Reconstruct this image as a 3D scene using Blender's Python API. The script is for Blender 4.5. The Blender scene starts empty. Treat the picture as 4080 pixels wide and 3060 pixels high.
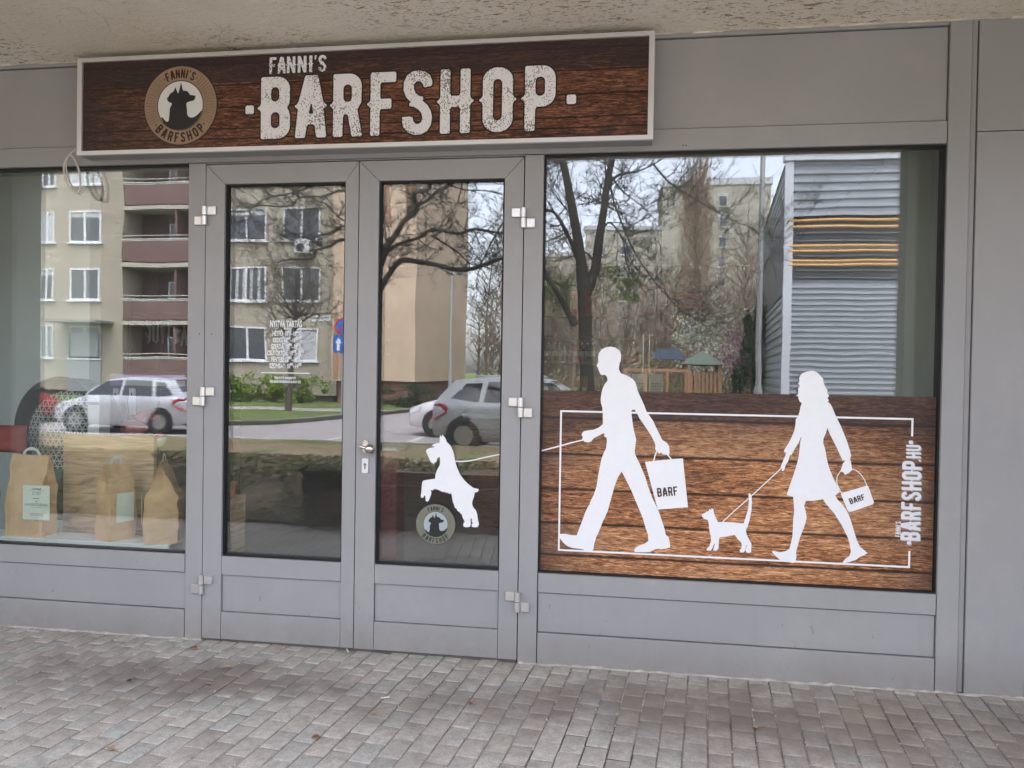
import bpy, bmesh, math, random
from mathutils import Vector, Matrix
R = math.radians
random.seed(7)
scene = bpy.context.scene
COL = scene.collection

# ------------------------------------------------------------------ camera
cam = bpy.data.cameras.new('camera'); cam.sensor_fit = 'HORIZONTAL'; cam.sensor_width = 36.0
cam.lens = 36.0 * 3064 / 4080; cam.clip_start = 0.05; cam.clip_end = 3000
camo = bpy.data.objects.new('camera', cam); COL.objects.link(camo)
right = Vector((0.98918097, 0.14584657, 0.01580473)); up = Vector((-0.01775778, 0.01209887, 0.99976911)); back = Vector((0.14562167, -0.98923324, 0.01455788))
M = Matrix((right, up, back)).transposed().to_4x4(); M.translation = Vector((0, -3.6143, 1.3797))
camo.matrix_world = M
scene.camera = camo

# ------------------------------------------------------------------ sky, sun, exposure
SUN_EL, SUN_AZ = 64, 12          # high, from behind the shop
w = bpy.data.worlds.new('World'); scene.world = w; w.use_nodes = True
nt = w.node_tree; bg = nt.nodes['Background']
sky = nt.nodes.new('ShaderNodeTexSky'); sky.sky_type = 'NISHITA'; sky.sun_disc = False
sky.sun_elevation = R(SUN_EL); sky.sun_rotation = R(SUN_AZ); sky.air_density = 1.0; sky.dust_density = 3.0; sky.ozone_density = 1.0
hs = nt.nodes.new('ShaderNodeHueSaturation'); hs.inputs['Saturation'].default_value = 0.45     # thin high cloud greys the blue
nt.links.new(sky.outputs[0], hs.inputs['Color']); mu = nt.nodes.new('ShaderNodeMixRGB'); mu.blend_type = 'MULTIPLY'; mu.inputs[0].default_value = 1; mu.inputs[2].default_value = (1, .975, .985, 1)
nt.links.new(hs.outputs[0], mu.inputs[1]); nt.links.new(mu.outputs[0], bg.inputs[0]); bg.inputs[1].default_value = 0.15
sl = bpy.data.lights.new('sun', 'SUN'); sl.energy = 0.5; sl.angle = R(25); sl.color = (1, 0.96, 0.9)
so = bpy.data.objects.new('sun', sl); COL.objects.link(so)
d = Vector((math.sin(R(SUN_AZ)) * math.cos(R(SUN_EL)), math.cos(R(SUN_AZ)) * math.cos(R(SUN_EL)), math.sin(R(SUN_EL))))
so.rotation_euler = d.to_track_quat('Z', 'Y').to_euler(); so.location = (0, 5, 30)
scene.view_settings.view_transform = 'Standard'; scene.view_settings.look = 'None'
scene.view_settings.exposure = 3.24; scene.view_settings.gamma = 1
scene.render.engine = 'CYCLES'
scene.cycles.max_bounces = 10; scene.cycles.transparent_max_bounces = 16; scene.cycles.glossy_bounces = 4; scene.cycles.caustics_reflective = False

# ------------------------------------------------------------------ materials
MATS = {}
def mat(name, col, rough=0.7, metal=0.0, var=0.0, scale=8.0, bump=0.0, bscale=60.0, spec=0.4):
    if name in MATS: return MATS[name]
    m = bpy.data.materials.new(name); m.use_nodes = True; MATS[name] = m
    n = m.node_tree.nodes; L = m.node_tree.links; b = n['Principled BSDF']
    b.inputs['Roughness'].default_value = rough; b.inputs['Metallic'].default_value = metal
    b.inputs['Specular IOR Level'].default_value = spec
    c = (*col, 1); b.inputs['Base Color'].default_value = c
    tc = n.new('ShaderNodeTexCoord')
    if var > 0:
        no = n.new('ShaderNodeTexNoise'); no.inputs['Scale'].default_value = scale; no.inputs['Detail'].default_value = 6
        L.new(tc.outputs['Object'], no.inputs['Vector'])
        cr = n.new('ShaderNodeValToRGB'); L.new(no.outputs['Fac'], cr.inputs['Fac'])
        cr.color_ramp.elements[0].position = 0.3; cr.color_ramp.elements[1].position = 0.7
        cr.color_ramp.elements[0].color = (*[x * (1 - var) for x in col], 1)
        cr.color_ramp.elements[1].color = (*[min(1, x * (1 + var)) for x in col], 1)
        L.new(cr.outputs['Color'], b.inputs['Base Color'])
    if bump > 0:
        nb = n.new('ShaderNodeTexNoise'); nb.inputs['Scale'].default_value = bscale; nb.inputs['Detail'].default_value = 4
        L.new(tc.outputs['Object'], nb.inputs['Vector'])
        bp = n.new('ShaderNodeBump'); bp.inputs['Strength'].default_value = bump; bp.inputs['Distance'].default_value = 0.01
        L.new(nb.outputs['Fac'], bp.inputs['Height']); L.new(bp.outputs['Normal'], b.inputs['Normal'])
    return m

def N(m, t, **kw):
    x = m.node_tree.nodes.new(t)
    for k, v in kw.items(): setattr(x, k, v)
    return x
def ramp(m, fac, stops, interp='LINEAR'):
    r = N(m, 'ShaderNodeValToRGB'); r.color_ramp.interpolation = interp
    e = r.color_ramp.elements
    while len(e) < len(stops): e.new(0.5)
    for i, (p, c) in enumerate(stops):
        e[i].position = p; e[i].color = (*c, 1) if len(c) == 3 else c
    m.node_tree.links.new(fac, r.inputs['Fac']); return r.outputs['Color']
def mix(m, fac, a, b, mode='MIX'):
    x = N(m, 'ShaderNodeMix', data_type='RGBA', blend_type=mode); L = m.node_tree.links
    for s, v in ((0, fac), (6, a), (7, b)):
        if hasattr(v, 'links'): L.new(v, x.inputs[s])
        else: x.inputs[s].default_value = v if s == 0 else ((*v, 1) if len(v) == 3 else v)
    return x.outputs[2]
def mth(m, op, a, b=None, clamp=False):
    x = N(m, 'ShaderNodeMath', operation=op, use_clamp=clamp); L = m.node_tree.links
    for s, v in ((0, a), (1, b)):
        if v is None: continue
        if hasattr(v, 'links'): L.new(v, x.inputs[s])
        else: x.inputs[s].default_value = v
    return x.outputs[0]
def noise(m, vec, scale, detail=6, rough=0.55, mapping=None, dist=0.0):
    L = m.node_tree.links
    if mapping:
        mp = N(m, 'ShaderNodeMapping'); mp.inputs['Scale'].default_value = mapping; L.new(vec, mp.inputs['Vector']); vec = mp.outputs[0]
    x = N(m, 'ShaderNodeTexNoise'); x.inputs['Scale'].default_value = scale; x.inputs['Detail'].default_value = detail
    x.inputs['Roughness'].default_value = rough; x.inputs['Distortion'].default_value = dist
    L.new(vec, x.inputs['Vector']); return x.outputs['Fac']
def objvec(m): return N(m, 'ShaderNodeTexCoord').outputs['Object']
def bump(m, h, strength=0.5, dist=0.01):
    b = N(m, 'ShaderNodeBump'); b.inputs['Strength'].default_value = strength; b.inputs['Distance'].default_value = dist
    m.node_tree.links.new(h, b.inputs['Height']); m.node_tree.links.new(b.outputs[0], m.node_tree.nodes['Principled BSDF'].inputs['Normal'])
def base(m, c): m.node_tree.links.new(c, m.node_tree.nodes['Principled BSDF'].inputs['Base Color'])

# powder-coated aluminium of the shop front
def alu(name, col):
    m = mat(name, col, 0.42, spec=0.35); v = objvec(m)
    f = noise(m, v, 1.3, 4); f2 = noise(m, v, 14, 5, mapping=(1, 1, 0.12)); f3 = noise(m, v, 900, 2)
    c = ramp(m, f, [(0.3, tuple(x * 0.94 for x in col)), (0.7, tuple(x * 1.05 for x in col))])
    c = mix(m, ramp(m, f2, [(0.60, (0, 0, 0)), (0.8, (0.3, 0.3, 0.3))]), c, tuple(x * 0.8 for x in col))
    # dirt splashed up from the ground
    sx = N(m, 'ShaderNodeSeparateXYZ'); m.node_tree.links.new(v, sx.inputs[0])
    h = mth(m, 'MULTIPLY', mth(m, 'SUBTRACT', 0.20, sx.outputs[2], True), 6.0, True)
    fd = noise(m, v, 9, 8, 0.7)
    c = mix(m, mth(m, 'MULTIPLY', h, mth(m, 'MULTIPLY', fd, 1.1), True), c, (0.24, 0.215, 0.19))
    sp_ = ramp(m, noise(m, v, 38, 3, 0.6, (1, 1, .45)), [(0.69, (0, 0, 0)), (0.73, (.5, .5, .5))]); c = mix(m, mth(m, 'MULTIPLY', sp_, mth(m, 'GREATER_THAN', 0.5, sx.outputs[2])), c, (0.13, 0.12, 0.11))
    du = noise(m, v, 2.2, 8, 0.72); c = mix(m, ramp(m, du, [(0.52, (0, 0, 0)), (0.72, (.35, .35, .35))]), c, (0.42, 0.40, 0.375))
    base(m, c)
    bump(m, f3, 0.06, 0.001)
    return m
ALU = alu('grey_powder_coat', (0.318, 0.316, 0.317))
SATIN = mat('satin_aluminium', (0.72, 0.71, 0.71), 0.32, 0.75, 0.03)
STEEL = mat('brushed_steel', (0.62, 0.58, 0.54), 0.16, 1.0)
SIGNFR = mat('anodised_frame', (0.68, 0.68, 0.69), 0.38, 0.55, 0.04, 3)
RUBBER = mat('black_rubber', (0.010, 0.010, 0.011), 0.6)
WHITEV = mat('white_vinyl', (0.80, 0.81, 0.825), 0.42, var=0.015, scale=30)
BLACKV = mat('black_print', (0.012, 0.011, 0.012), 0.45)

def glass(name, tint=(0.955, 0.985, 0.97), ior=1.98, wav=0.05, dirt=0.016):
    m = bpy.data.materials.new(name); m.use_nodes = True; n = m.node_tree.nodes; L = m.node_tree.links
    n.remove(n['Principled BSDF']); out = n['Material Output']
    tr = n.new('ShaderNodeBsdfTransparent'); tr.inputs[0].default_value = (*tint, 1)
    gl = n.new('ShaderNodeBsdfGlossy'); gl.inputs['Roughness'].default_value = 0.0; gl.inputs['Color'].default_value = (0.97, 0.97, 1.0, 1)
    fr = n.new('ShaderNodeFresnel'); fr.inputs[0].default_value = ior
    # fresnel from inside a thin pane must not flip: feed the front-facing ior both ways
    ge = n.new('ShaderNodeNewGeometry'); mi = n.new('ShaderNodeMix'); mi.data_type = 'FLOAT'
    mi.inputs[2].default_value = ior; mi.inputs[3].default_value = 1 / ior
    L.new(ge.outputs['Backfacing'], mi.inputs[0]); L.new(mi.outputs[0], fr.inputs[0])
    tc = n.new('ShaderNodeTexCoord'); no = n.new('ShaderNodeTexNoise'); no.inputs['Scale'].default_value = 2.2; no.inputs['Detail'].default_value = 1
    L.new(tc.outputs['Object'], no.inputs['Vector'])
    bp = n.new('ShaderNodeBump'); bp.inputs['Strength'].default_value = wav; bp.inputs['Distance'].default_value = 0.01
    L.new(no.outputs['Fac'], bp.inputs['Height']); L.new(bp.outputs[0], gl.inputs['Normal'])
    mx = n.new('ShaderNodeMixShader'); L.new(fr.outputs[0], mx.inputs[0]); L.new(tr.outputs[0], mx.inputs[1]); L.new(gl.outputs[0], mx.inputs[2])
    df = n.new('ShaderNodeBsdfDiffuse'); df.inputs[0].default_value = (0.6, 0.62, 0.6, 1)
    n2 = n.new('ShaderNodeTexNoise'); n2.inputs['Scale'].default_value = 5; n2.inputs['Detail'].default_value = 8; L.new(tc.outputs['Object'], n2.inputs['Vector'])
    mm = n.new('ShaderNodeMath'); mm.operation = 'MULTIPLY'; mm.inputs[1].default_value = dirt * 2; L.new(n2.outputs['Fac'], mm.inputs[0])
    m2 = n.new('ShaderNodeMixShader'); L.new(mm.outputs[0], m2.inputs[0]); L.new(mx.outputs[0], m2.inputs[1]); L.new(df.outputs[0], m2.inputs[2])
    L.new(m2.outputs[0], out.inputs[0]); return m
GLASS = glass('shop_glass')
DARKGLASS = mat('dark_window', (0.05, 0.06, 0.075), 0.08, spec=0.8)

# printed wood planks (sign board and window film)
def wood(name, gaps, dark, mid, light, cx, cz, hx, hz, vig=1.0, topz=None, gw=0.0055):
    m = mat(name, mid, 0.5, spec=0.3); v = objvec(m); L = m.node_tree.links
    sx = N(m, 'ShaderNodeSeparateXYZ'); L.new(v, sx.inputs[0]); X, Z = sx.outputs[0], sx.outputs[2]
    # plank id from the gap heights: shifts the grain from plank to plank
    pid = 0.0; line = None
    for i, g in enumerate(gaps):
        stp = mth(m, 'GREATER_THAN', Z, g); stp = mth(m, 'MULTIPLY', stp, 1.0 + 0.37 * i)
        pid = stp if i == 0 else mth(m, 'ADD', pid, stp)
        wob = mth(m, 'MULTIPLY', mth(m, 'SUBTRACT', noise(m, v, 3, 4, mapping=(1, 1, 0.2)), 0.5), 0.012)
        dz = mth(m, 'ABSOLUTE', mth(m, 'SUBTRACT', mth(m, 'ADD', Z, wob), g))
        ln = mth(m, 'SUBTRACT', 1.0, mth(m, 'POWER', mth(m, 'MULTIPLY', dz, 1 / gw), 2.0), True)
        line = ln if line is None else mth(m, 'MAXIMUM', line, ln)
    cb = N(m, 'ShaderNodeCombineXYZ'); L.new(X, cb.inputs[0]); L.new(mth(m, 'MULTIPLY', pid, 3.17), cb.inputs[1]); L.new(Z, cb.inputs[2]); pv = cb.outputs[0]
    g1 = noise(m, pv, 1.0, 9, 0.72, (13, 1, 105), 1.2)
    g2 = noise(m, pv, 1.0, 6, 0.65, (34, 1, 330), 0.6)
    g3 = noise(m, pv, 1.0, 3, 0.5, (1.6, 1, 5))
    gg = mth(m, 'ADD', mth(m, 'MULTIPLY', g1, 0.52), mth(m, 'ADD', mth(m, 'MULTIPLY', g2, 0.28), mth(m, 'MULTIPLY', g3, 0.2)))
    c = ramp(m, gg, [(0.415, dark), (0.50, mid), (0.60, light)])
    c = mix(m, mth(m, 'MULTIPLY', line, 0.93), c, tuple(x * 0.12 for x in dark))
    # the print itself darkens towards its border, unevenly
    ax = mth(m, 'POWER', mth(m, 'MULTIPLY', mth(m, 'ABSOLUTE', mth(m, 'SUBTRACT', X, cx)), 1 / hx), 3.0)
    az = mth(m, 'POWER', mth(m, 'MULTIPLY', mth(m, 'ABSOLUTE', mth(m, 'SUBTRACT', Z, cz)), 1 / hz), 3.0)
    vg = mth(m, 'MULTIPLY', mth(m, 'ADD', mth(m, 'ADD', ax, az), mth(m, 'MULTIPLY', mth(m, 'SUBTRACT', g3, 0.5), 1.6)), vig, True)
    if topz: vg = mth(m, 'ADD', vg, mth(m, 'MULTIPLY', mth(m, 'MULTIPLY', mth(m, 'GREATER_THAN', Z, topz[0]), topz[1]), mth(m, 'ADD', g3, 0.45)), True)
    c = mix(m, mth(m, 'MULTIPLY', vg, 0.86), c, mix(m, g1, (0.010, 0.008, 0.010), (0.05, 0.035, 0.035)))
    base(m, c); return m

# ------------------------------------------------------------------ mesh helpers
class MB:
    def __init__(s): s.v = []; s.f = []
    def add(s, vs, fs):
        o = len(s.v); s.v += [tuple(v) for v in vs]; s.f += [tuple(i + o for i in f) for f in fs]; return s
    def box(s, x0, x1, y0, y1, z0, z1, b=0.0):
        if x1 < x0: x0, x1 = x1, x0
        if y1 < y0: y0, y1 = y1, y0
        if z1 < z0: z0, z1 = z1, z0
        if b <= 0:
            return s.add([(x0, y0, z0), (x1, y0, z0), (x1, y1, z0), (x0, y1, z0), (x0, y0, z1), (x1, y0, z1), (x1, y1, z1), (x0, y1, z1)],
                         [(0, 3, 2, 1), (4, 5, 6, 7), (0, 1, 5, 4), (1, 2, 6, 5), (2, 3, 7, 6), (3, 0, 4, 7)])
        b = min(b, (x1 - x0) / 2.01, (z1 - z0) / 2.01, (y1 - y0) / 2.01)   # chamfer round the front (low y) face
        o = len(s.v)
        vs = [(x0 + b, y0, z0 + b), (x1 - b, y0, z0 + b), (x1 - b, y0, z1 - b), (x0 + b, y0, z1 - b),
              (x0, y0 + b, z0), (x1, y0 + b, z0), (x1, y0 + b, z1), (x0, y0 + b, z1),
              (x0, y1, z0), (x1, y1, z0), (x1, y1, z1), (x0, y1, z1)]
        fs = [(0, 1, 2, 3), (4, 5, 1, 0), (5, 6, 2, 1), (6, 7, 3, 2), (7, 4, 0, 3), (8, 9, 5, 4), (9, 10, 6, 5), (10, 11, 7, 6), (11, 8, 4, 7), (11, 10, 9, 8)]
        return s.add(vs, fs)
    def prism(s, pts, y0, y1):                       # polygon in XZ (counter-clockwise seen from -y), extruded in y
        n = len(pts)
        a = sum(pts[i][0] * pts[(i + 1) % n][1] - pts[(i + 1) % n][0] * pts[i][1] for i in range(n))
        if a < 0: pts = pts[::-1]
        vs = [(x, y0, z) for x, z in pts] + [(x, y1, z) for x, z in pts]
        return s.add(vs, [tuple(range(n)), tuple(range(2 * n - 1, n - 1, -1))] + [(i, i + n, (i + 1) % n + n, (i + 1) % n) for i in range(n)])
    def tube(s, pts, rads, n=6, cap=True):
        pts = [Vector(p) for p in pts]
        if not hasattr(rads, '__len__'): rads = [rads] * len(pts)
        o = len(s.v); pn = None
        for i, p in enumerate(pts):
            t = (pts[min(i + 1, len(pts) - 1)] - pts[max(i - 1, 0)])
            t = t.normalized() if t.length > 1e-9 else Vector((0, 0, 1))
            if pn is None:
                pn = t.orthogonal().normalized()
            else:
                pn = (pn - t * pn.dot(t)); pn = pn.normalized() if pn.length > 1e-6 else t.orthogonal().normalized()
            bn = t.cross(pn)
            for k in range(n):
                a = 2 * math.pi * k / n
                s.v.append(tuple(p + (pn * math.cos(a) + bn * math.sin(a)) * rads[i]))
        for i in range(len(pts) - 1):
            for k in range(n):
                a = o + i * n + k; b = o + i * n + (k + 1) % n
                s.f.append((a, b, b + n, a + n))
        if cap:
            s.f.append(tuple(o + k for k in range(n))[::-1]); s.f.append(tuple(o + (len(pts) - 1) * n + k for k in range(n)))
        return s
    def lathe(s, prof, n=20, c=(0, 0, 0), axis='z'):   # profile (r, h)
        o = len(s.v)
        for r, h in prof:
            for k in range(n):
                a = 2 * math.pi * k / n; x, y = r * math.cos(a), r * math.sin(a)
                s.v.append({'z': (c[0] + x, c[1] + y, c[2] + h), 'y': (c[0] + x, c[1] + h, c[2] + y), 'x': (c[0] + h, c[1] + x, c[2] + y)}[axis])
        for i in range(len(prof) - 1):
            for k in range(n):
                a = o + i * n + k; b = o + i * n + (k + 1) % n
                s.f.append((a, b, b + n, a + n))
        s.f.append(tuple(o + k for k in range(n))[::-1]); s.f.append(tuple(o + (len(prof) - 1) * n + k for k in range(n)))
        return s
    def ball(s, c, r, n=16, m=10, sq=(1, 1, 1)):
        prof = []
        o = len(s.v)
        for i in range(m + 1):
            t = math.pi * i / m
            for k in range(n):
                a = 2 * math.pi * k / n
                s.v.append((c[0] + r * sq[0] * math.sin(t) * math.cos(a), c[1] + r * sq[1] * math.sin(t) * math.sin(a), c[2] + r * sq[2] * math.cos(t)))
        for i in range(m):
            for k in range(n):
                a = o + i * n + k; b = o + i * n + (k + 1) % n
                s.f.append((a, a + n, b + n, b))
        return s
    def build(s, name, m, parent=None, smooth=False, loc=None, norm=True):
        me = bpy.data.meshes.new(name)
        off = Vector(loc) if loc else Vector((0, 0, 0))
        me.from_pydata([tuple(Vector(v) - off) for v in s.v], [], s.f); me.update()
        if norm:
            bm = bmesh.new(); bm.from_mesh(me); bmesh.ops.recalc_face_normals(bm, faces=bm.faces); bm.to_mesh(me); bm.free()
        if smooth:
            for p in me.polygons: p.use_smooth = True
            me.set_sharp_from_angle(angle=R(40))
        return link(name, me, m, parent, off)
def link(name, me, m, parent=None, loc=(0, 0, 0)):
    o = bpy.data.objects.new(name, me)
    for x in (m if isinstance(m, (list, tuple)) else [m]): me.materials.append(x)
    COL.objects.link(o); o.location = loc
    if parent is not None:
        o.parent = parent; o.matrix_parent_inverse = Matrix.Identity(4)
        q = Vector((0, 0, 0)); p = parent
        while p is not None: q += p.location; p = p.parent
        o.location = Vector(loc) - q
    return o
def tag(o, label, cat, group=None):
    o['label'] = label; o['category'] = cat
    if group: o['group'] = group
    return o
def thing(name, label, cat, loc=(0, 0, 0), group=None):
    o = bpy.data.objects.new(name, None); COL.objects.link(o); o.location = loc; o.empty_display_size = 0.1
    return tag(o, label, cat, group)
def struct(o, kind='structure'): o['kind'] = kind; return o
def copy_tree(o, parent=None):
    c = o.copy(); COL.objects.link(c); c.parent = parent
    for ch in o.children: copy_tree(ch, c)
    return c

# flat shapes cut from loops of (x, z) points, facing -y, with thickness
def area(l): return 0.5 * sum(l[i][0] * l[(i + 1) % len(l)][1] - l[(i + 1) % len(l)][0] * l[i][1] for i in range(len(l)))
def smoothloop(l, it=1, keep=0.25):
    for _ in range(it):
        o = []
        for i in range(len(l)):
            a, b = l[i], l[(i + 1) % len(l)]
            o += [(a[0] * (1 - keep) + b[0] * keep, a[1] * (1 - keep) + b[1] * keep), (a[0] * keep + b[0] * (1 - keep), a[1] * keep + b[1] * (1 - keep))]
        l = o
    return l
def grow(l, d):
    if abs(area(l)) < 1e-12: return l
    n = len(l); o = []
    for i in range(n):
        p, a, b = Vector(l[i]), Vector(l[i - 1]), Vector(l[(i + 1) % n])
        t1, t2 = (p - a), (b - p)
        if t1.length < 1e-9 or t2.length < 1e-9: o.append(tuple(p)); continue
        t1.normalize(); t2.normalize()
        n1, n2 = Vector((t1.y, -t1.x)), Vector((t2.y, -t2.x)); nn = n1 + n2
        if nn.length < 1e-6: nn = n1
        nn.normalize(); k = 1 / max(0.5, nn.dot(n1))
        o.append(tuple(p + nn * d * k))
    return o
def orient(loops):                                   # outer loops counter-clockwise, holes marked by (loop, True)
    r = []
    for l in loops:
        h = False
        if isinstance(l, tuple) and isinstance(l[1], bool): l, h = l
        if (area(l) > 0) == h: l = l[::-1]
        r.append(l)
    return r
def flat(name, loops, m, y, th=0.0008, parent=None, loc=None):
    cu = bpy.data.curves.new(name, 'CURVE'); cu.dimensions = '2D'; cu.fill_mode = 'BOTH'; cu.extrude = th / 2
    for l in loops:
        sp = cu.splines.new('POLY'); sp.points.add(len(l) - 1); sp.use_cyclic_u = True
        for i, (a, b) in enumerate(l): sp.points[i].co = (a, b, 0, 1)
    t = bpy.data.objects.new('t', cu); COL.objects.link(t)
    dg = bpy.context.evaluated_depsgraph_get(); me = bpy.data.meshes.new_from_object(t.evaluated_get(dg))
    bpy.data.objects.remove(t); bpy.data.curves.remove(cu)
    off = Vector(loc) if loc else Vector((0, 0, 0))
    me.transform(Matrix.Translation(Vector((0, y, 0)) - off) @ Matrix.Rotation(R(90), 4, 'X')); me.materials.clear(); me.name = name
    return link(name, me, m, parent, off)
def textmesh(name, items, m, y, th=0.0008, parent=None, bold=0.0, mirror=False, loc=None):
    # items: (string, x, z, height, xscale, align)
    mb = None; meshes = []
    bm = bmesh.new()
    for s, x, z, h, xs, al in items:
        cu = bpy.data.curves.new('t', 'FONT'); cu.body = s; cu.size = 1; cu.align_x = al; cu.extrude = 0.5 * th / h; cu.offset = bold; cu.resolution_u = 3
        t = bpy.data.objects.new('t', cu); COL.objects.link(t)
        dg = bpy.context.evaluated_depsgraph_get(); me = bpy.data.meshes.new_from_object(t.evaluated_get(dg))
        me.transform(Matrix.Translation((x, y, z)) @ Matrix.Diagonal((-1 if mirror else 1, 1, 1, 1)) @ Matrix.Rotation(R(90), 4, 'X') @ Matrix.Diagonal((h * 1.37 * xs, h * 1.37, h, 1)))
        bm.from_mesh(me); bpy.data.objects.remove(t); bpy.data.curves.remove(cu); bpy.data.meshes.remove(me)
    me = bpy.data.meshes.new(name); 
    off = Vector(loc) if loc else Vector((0, 0, 0))
    bm.to_mesh(me); bm.free(); me.transform(Matrix.Translation(-off))
    return link(name, me, m, parent, off)

# ------------------------------------------------------------------ condensed spurred lettering, unit height
def arc(cx, cz, rx, rz, a0, a1, n=6):
    return [(cx + rx * math.cos(R(a0 + (a1 - a0) * i / n)), cz + rz * math.sin(R(a0 + (a1 - a0) * i / n))) for i in range(n + 1)]
def rrect(x0, x1, z0, z1, r, n=4):
    rx = min(r, (x1 - x0) / 2); rz = min(r, (z1 - z0) / 2)
    return arc(x1 - rx, z0 + rz, rx, rz, -90, 0, n) + arc(x1 - rx, z1 - rz, rx, rz, 0, 90, n) + arc(x0 + rx, z1 - rz, rx, rz, 90, 180, n) + arc(x0 + rx, z0 + rz, rx, rz, 180, 270, n)
def spl(x, z): return [(x, z + .07), (x - .018, z + .035), (x - .055, z + .01), (x - .055, z - .01), (x - .018, z - .035), (x, z - .07)]
def spr(x, z): return [(2 * x - a, b) for a, b in spl(x, z)][::-1]
def glyph(ch):
    T = .165
    if ch == 'B':
        o = [(.02, 0)] + arc(.27, .2, .21, .2, -90, 0) + [(.48, .36), (.465, .43), (.43, .5), (.465, .56), (.475, .64)] + arc(.27, .8, .205, .2, 0, 90) + [(.02, 1), (0, .98)] + spl(0, .5) + [(0, .02)]
        return [o, (rrect(T, .30, .60, .835, .07), True), (rrect(T, .31, .17, .43, .07), True)], .48
    if ch == 'A':
        o = [(.02, 0), (.15, 0), (.165, .02), (.19, .17), (.215, .215), (.30, .215), (.325, .17), (.35, .02), (.37, 0), (.49, 0), (.51, .02)] + [(.468, .44)] + spr(.46, .51) + [(.455, .58), (.375, .97), (.36, 1), (.17, 1), (.155, .97), (.055, .58)] + spl(.05, .51) + [(.042, .44), (0, .02)]
        return [o, ([(.225, .385), (.30, .385), (.275, .54), (.25, .54)], True)], .51
    if ch == 'R':
        o = [(.02, 0), (.135, 0), (.155, .02), (.16, .30), (.175, .35), (.21, .36), (.245, .34), (.30, .03), (.32, 0), (.455, 0), (.475, .02), (.395, .43), (.46, .54)] + arc(.26, .8, .205, .2, 0, 90) + [(.02, 1), (0, .98)] + spl(0, .5) + [(0, .02)]
        return [o, (rrect(T, .305, .55, .83, .07), True)], .475
    if ch == 'F':
        o = [(.02, 0), (.13, 0), (.15, .02), (.155, .39), (.18, .42), (.33, .42), (.345, .44), (.345, .56), (.33, .58), (.18, .58), (.16, .61), (.16, .81), (.18, .84), (.40, .84), (.42, .86), (.42, .98), (.40, 1), (.02, 1), (0, .98)] + spl(0, .5) + [(0, .02)]
        return [o], .43
    if ch == 'S':
        o = [(.0, .28), (.13, .285), (.165, .27), (.18, .21), (.215, .165), (.27, .165), (.31, .20), (.325, .26), (.31, .33), (.26, .39), (.18, .44), (.11, .45), (.115, .50), (.14, .505),
             (.06, .59), (.015, .70), (.02, .83), (.07, .93), (.15, .99), (.25, 1.005), (.36, .98), (.44, .92), (.475, .83), (.475, .78), (.46, .755), (.36, .735), (.335, .755), (.32, .80), (.28, .835), (.22, .835), (.185, .79), (.18, .72), (.21, .65), (.27, .60), (.33, .59), (.335, .55), (.32, .53),
             (.40, .46), (.455, .37), (.48, .26), (.46, .14), (.40, .05), (.30, 0), (.19, -.005), (.09, .04), (.02, .12), (-.005, .22)]
        return [o], .48
    if ch == 'H':
        o = [(.02, 0), (.14, 0), (.16, .02), (.16, .38), (.18, .41), (.31, .41), (.33, .38), (.33, .02), (.35, 0), (.47, 0), (.49, .02)] + spr(.49, .5) + [(.49, .98), (.47, 1), (.35, 1), (.33, .98), (.33, .62), (.31, .585), (.18, .585), (.16, .62), (.16, .98), (.14, 1), (.02, 1), (0, .98)] + spl(0, .5) + [(0, .02)]
        return [o], .49
    if ch == 'O':
        o = arc(.24, .20, .24, .20, -90, 0) + spr(.48, .5) + arc(.24, .80, .24, .20, 0, 180, 12) + spl(0, .5) + arc(.24, .20, .24, .20, 180, 270)
        return [o, (rrect(T, .31, .18, .82, .07), True)], .48
    if ch == 'P':
        o = [(.02, 0), (.14, 0), (.16, .02), (.165, .33), (.19, .37), (.27, .37)] + arc(.27, .57, .21, .2, -80, 0) + arc(.27, .8, .21, .2, 0, 90) + [(.02, 1), (0, .98)] + spl(0, .5) + [(0, .02)]
        return [o, (rrect(T, .315, .535, .83, .07), True)], .48
    if ch == 'N':
        o = [(.02, 0), (.13, 0), (.15, .02), (.15, .52), (.165, .52), (.32, .02), (.34, 0), (.46, 0), (.48, .02)] + spr(.48, .5) + [(.48, .98), (.46, 1), (.35, 1), (.33, .98), (.33, .50), (.315, .50), (.16, .98), (.14, 1), (.02, 1), (0, .98)] + spl(0, .5) + [(0, .02)]
        return [o], .48
    if ch == 'I':
        return [[(.02, 0), (.14, 0), (.16, .02)] + spr(.16, .5) + [(.16, .98), (.14, 1), (.02, 1), (0, .98)] + spl(0, .5) + [(0, .02)]], .16
    if ch == 'U':
        return [arc(.24, .2, .24, .2, 180, 360, 10) + [(.48, 1), (.32, 1), (.32, .24), (.28, .17), (.20, .17), (.16, .24), (.16, 1), (0, 1)]], .48
    if ch == "'":
        return [[(.03, .72), (.09, .80), (.13, .98), (.12, 1), (.02, 1), (0, .98), (.01, .84)]], .13
    if ch == '.':
        return [rrect(0, .14, 0, .14, .03)], .14
    if ch == '*':
        return [rrect(0, .135, .43, .575, .03)], .135
    return [], .25
def word(s, h, gap=.1, plain=False):
    out = []; x = 0
    for ch in s:
        g, wd = glyph(ch)
        for l in orient(g): out.append([((x + a) * h, b * h) for a, b in l])
        x += wd + gap
    return out, (x - gap) * h
def shift(loops, dx, dz, sx=1.0, rot=0.0):
    c, s_ = math.cos(rot), math.sin(rot)
    return [[(dx + (a * sx) * c - b * s_, dz + (a * sx) * s_ + b * c) for a, b in l] for l in loops]
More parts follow.
